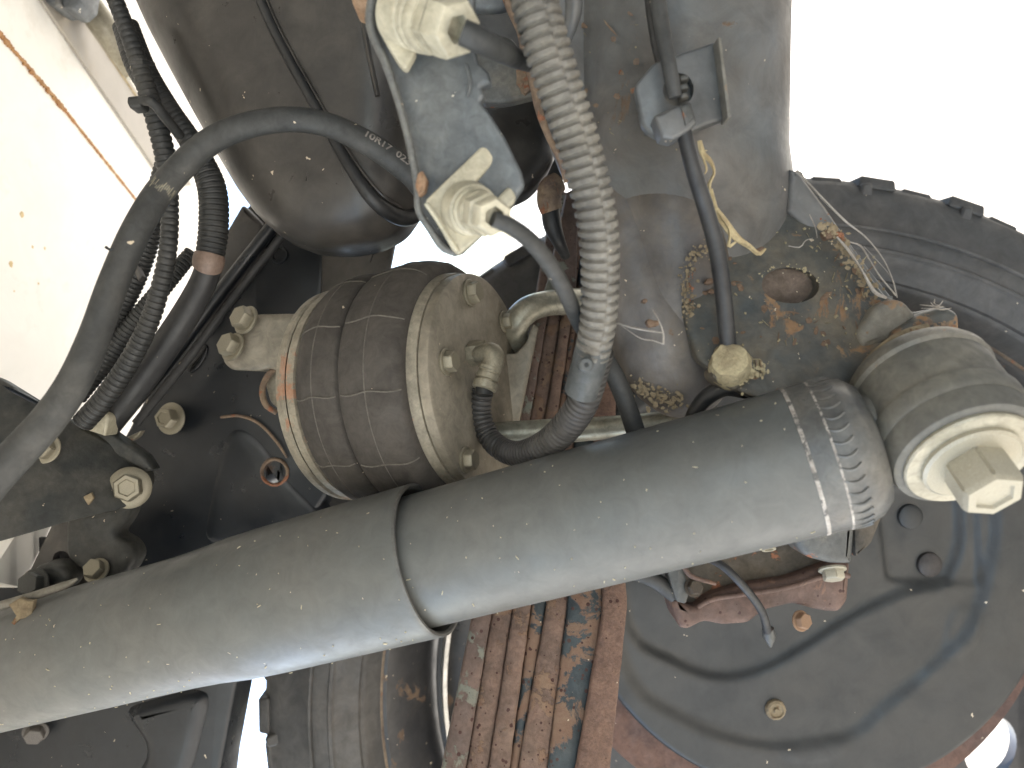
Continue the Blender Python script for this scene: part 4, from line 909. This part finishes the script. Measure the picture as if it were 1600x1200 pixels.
for yy in (118, 132, 146): obj('clip_tooth', slab([(1062, yy), (1074, yy-3), (1077, yy+5), (1064, yy+8)], .400, .006, .0012, 2), steel_m, cp)
obj('standing_flange', slab([(1122, 58), (1127, 58), (1143, 182), (1137, 184)], .395, .012, .0008), eye_m, cp)
fx = thing('crusty_fitting', P(1145, 575, .43), 'mud crusted yellowish fitting at the lower end of the brake line', 'fitting')
obj('crumbs', crust([(1120, 570, .426), (1145, 595, .424), (1180, 585, .424), (1195, 570, .426)], 154, 4.5, 6), crust_m, fx, kind='stuff')
obj('round_base', lathe(P(1142, 580, .437), P(1140, 560, .42)-P(1142, 580, .437), [(0, .011), (.004, .0125), (.012, .0115), (.018, .0095), (.019, .006)], 24, jit=.07), crust_m, fx)
obj('lower_body', slab([(1115, 575), (1130, 585), (1165, 585), (1170, 600), (1150, 612), (1128, 602), (1114, 590)], .425, .02, .004, 3, rad=6), axle3_m, fx)
nb = obj('block', slab([(1162, 560), (1192, 560), (1198, 588), (1168, 592)], .428, .015, .003, 3, rad=4), crust_m, fx)
for k in range(4): obj('groove_rib', slab([(1166+k*7, 562), (1170+k*7, 562), (1172+k*7, 584), (1168+k*7, 584)], .4265, .004, .0006), axle3_m, fx)
obj('small_hose', sweep(PT([(1168, 612, .445, 12), (1135, 606, .445, 13), (1108, 618, .45, 13), (1088, 640, .455, 12), (1078, 662, .46, 11)]), 16), rubber_dk, None, 'short black hose curling out below the crusty fitting', 'hose')
# ------------------------------------------------------------ straw and cobwebs
st = thing('straw_strand', P(1130, 320, .41), 'frayed yellow straw strand stuck to the axle beside the brake line', 'straw')
obj('strand', sweep(PT([(1093, 220, .413, 3.5), (1098, 240, .413, 5), (1110, 252, .412, 4), (1116, 270, .412, 2.5), (1108, 290, .412, 3.2), (1112, 318, .412, 5), (1128, 345, .418, 6), (1148, 370, .424, 6), (1170, 384, .43, 4), (1186, 396, .435, 3), (1196, 388, .435, 1.5)]), 8, .002, wob=.35), straw_m, st)
obj('strand', sweep(PT([(1112, 295, .411, 2), (1122, 330, .413, 2.4), (1140, 360, .418, 2), (1138, 385, .425, 3), (1150, 378, .425, 1.6)]), 6, .002, wob=.3), straw_m, st)
obj('strand', sweep(PT([(1094, 236, .411, 1.6), (1104, 262, .411, 2), (1101, 272, .411, 1)]), 6, .002), straw_m, st)
cw = thing('cobweb', P(1350, 400, .45), 'pale dusty cobweb threads and a painted edge highlight along the corner of the axle plate', 'cobweb')
for pts in (((1245, 266, .455, 1.6), (1285, 310, .448, 2.2), (1320, 345, .446, 1.6), (1352, 370, .444, 1.2), (1380, 405, .442, .9), (1396, 440, .441, .8), (1402, 465, .44, .8)),  # this long strand paints the bright highlight along the plate edge
            ((1308, 370, .448, 1.5), (1325, 390, .445, 2.4), (1345, 420, .443, 2), (1365, 455, .441, 3), (1385, 466, .44, 2)),
            ((1328, 378, .446, 1.2), (1345, 384, .444, 1.6), (1358, 405, .443, 1.4), (1375, 432, .442, 1.2), (1400, 462, .44, 1.4)),
            ((1265, 335, .455, .8), (1274, 355, .453, 1.2), (1277, 372, .452, .8)), ((1232, 384, .454, 1), (1250, 386, .452, 1.4), (1258, 376, .452, 1), (1270, 372, .452, .8)),
            ((1350, 385, .444, .5), (1390, 430, .442, .5), (1400, 460, .44, .5))):
    obj('thread', sweep(PT(pts), 6, .002, wob=.3), web_m, cw)
for pts in (((965, 505, .418, 1.6), (990, 512, .413, 2.2), (1016, 517, .410, 2), (1036, 520, .41, 1)), ((1036, 538, .41, 2), (1036, 520, .41, 1.6), (1028, 498, .41, 1.2), (1020, 485, .412, 1)), ((970, 508, .418, .8), (1000, 528, .411, 1.2), (1020, 532, .41, 1), (1037, 538, .41, 1.2))):
    obj('thread', sweep(PT(pts), 6, .002, wob=.3), web_m, cw)
for (x, y, a) in ((1455, 478, .2), (1462, 480, 1.1), (1466, 478, 2.0), (1458, 482, 2.8), (1470, 484, .6), (1460, 476, 1.6)):
    obj('thread', sweep(PT([(x-18*math.cos(a), y-9*math.sin(a), .431, .5), (x, y, .429, .9), (x+20*math.cos(a), y-10*math.sin(a)+3, .430, .4)]), 5, .002), web_m, cw)
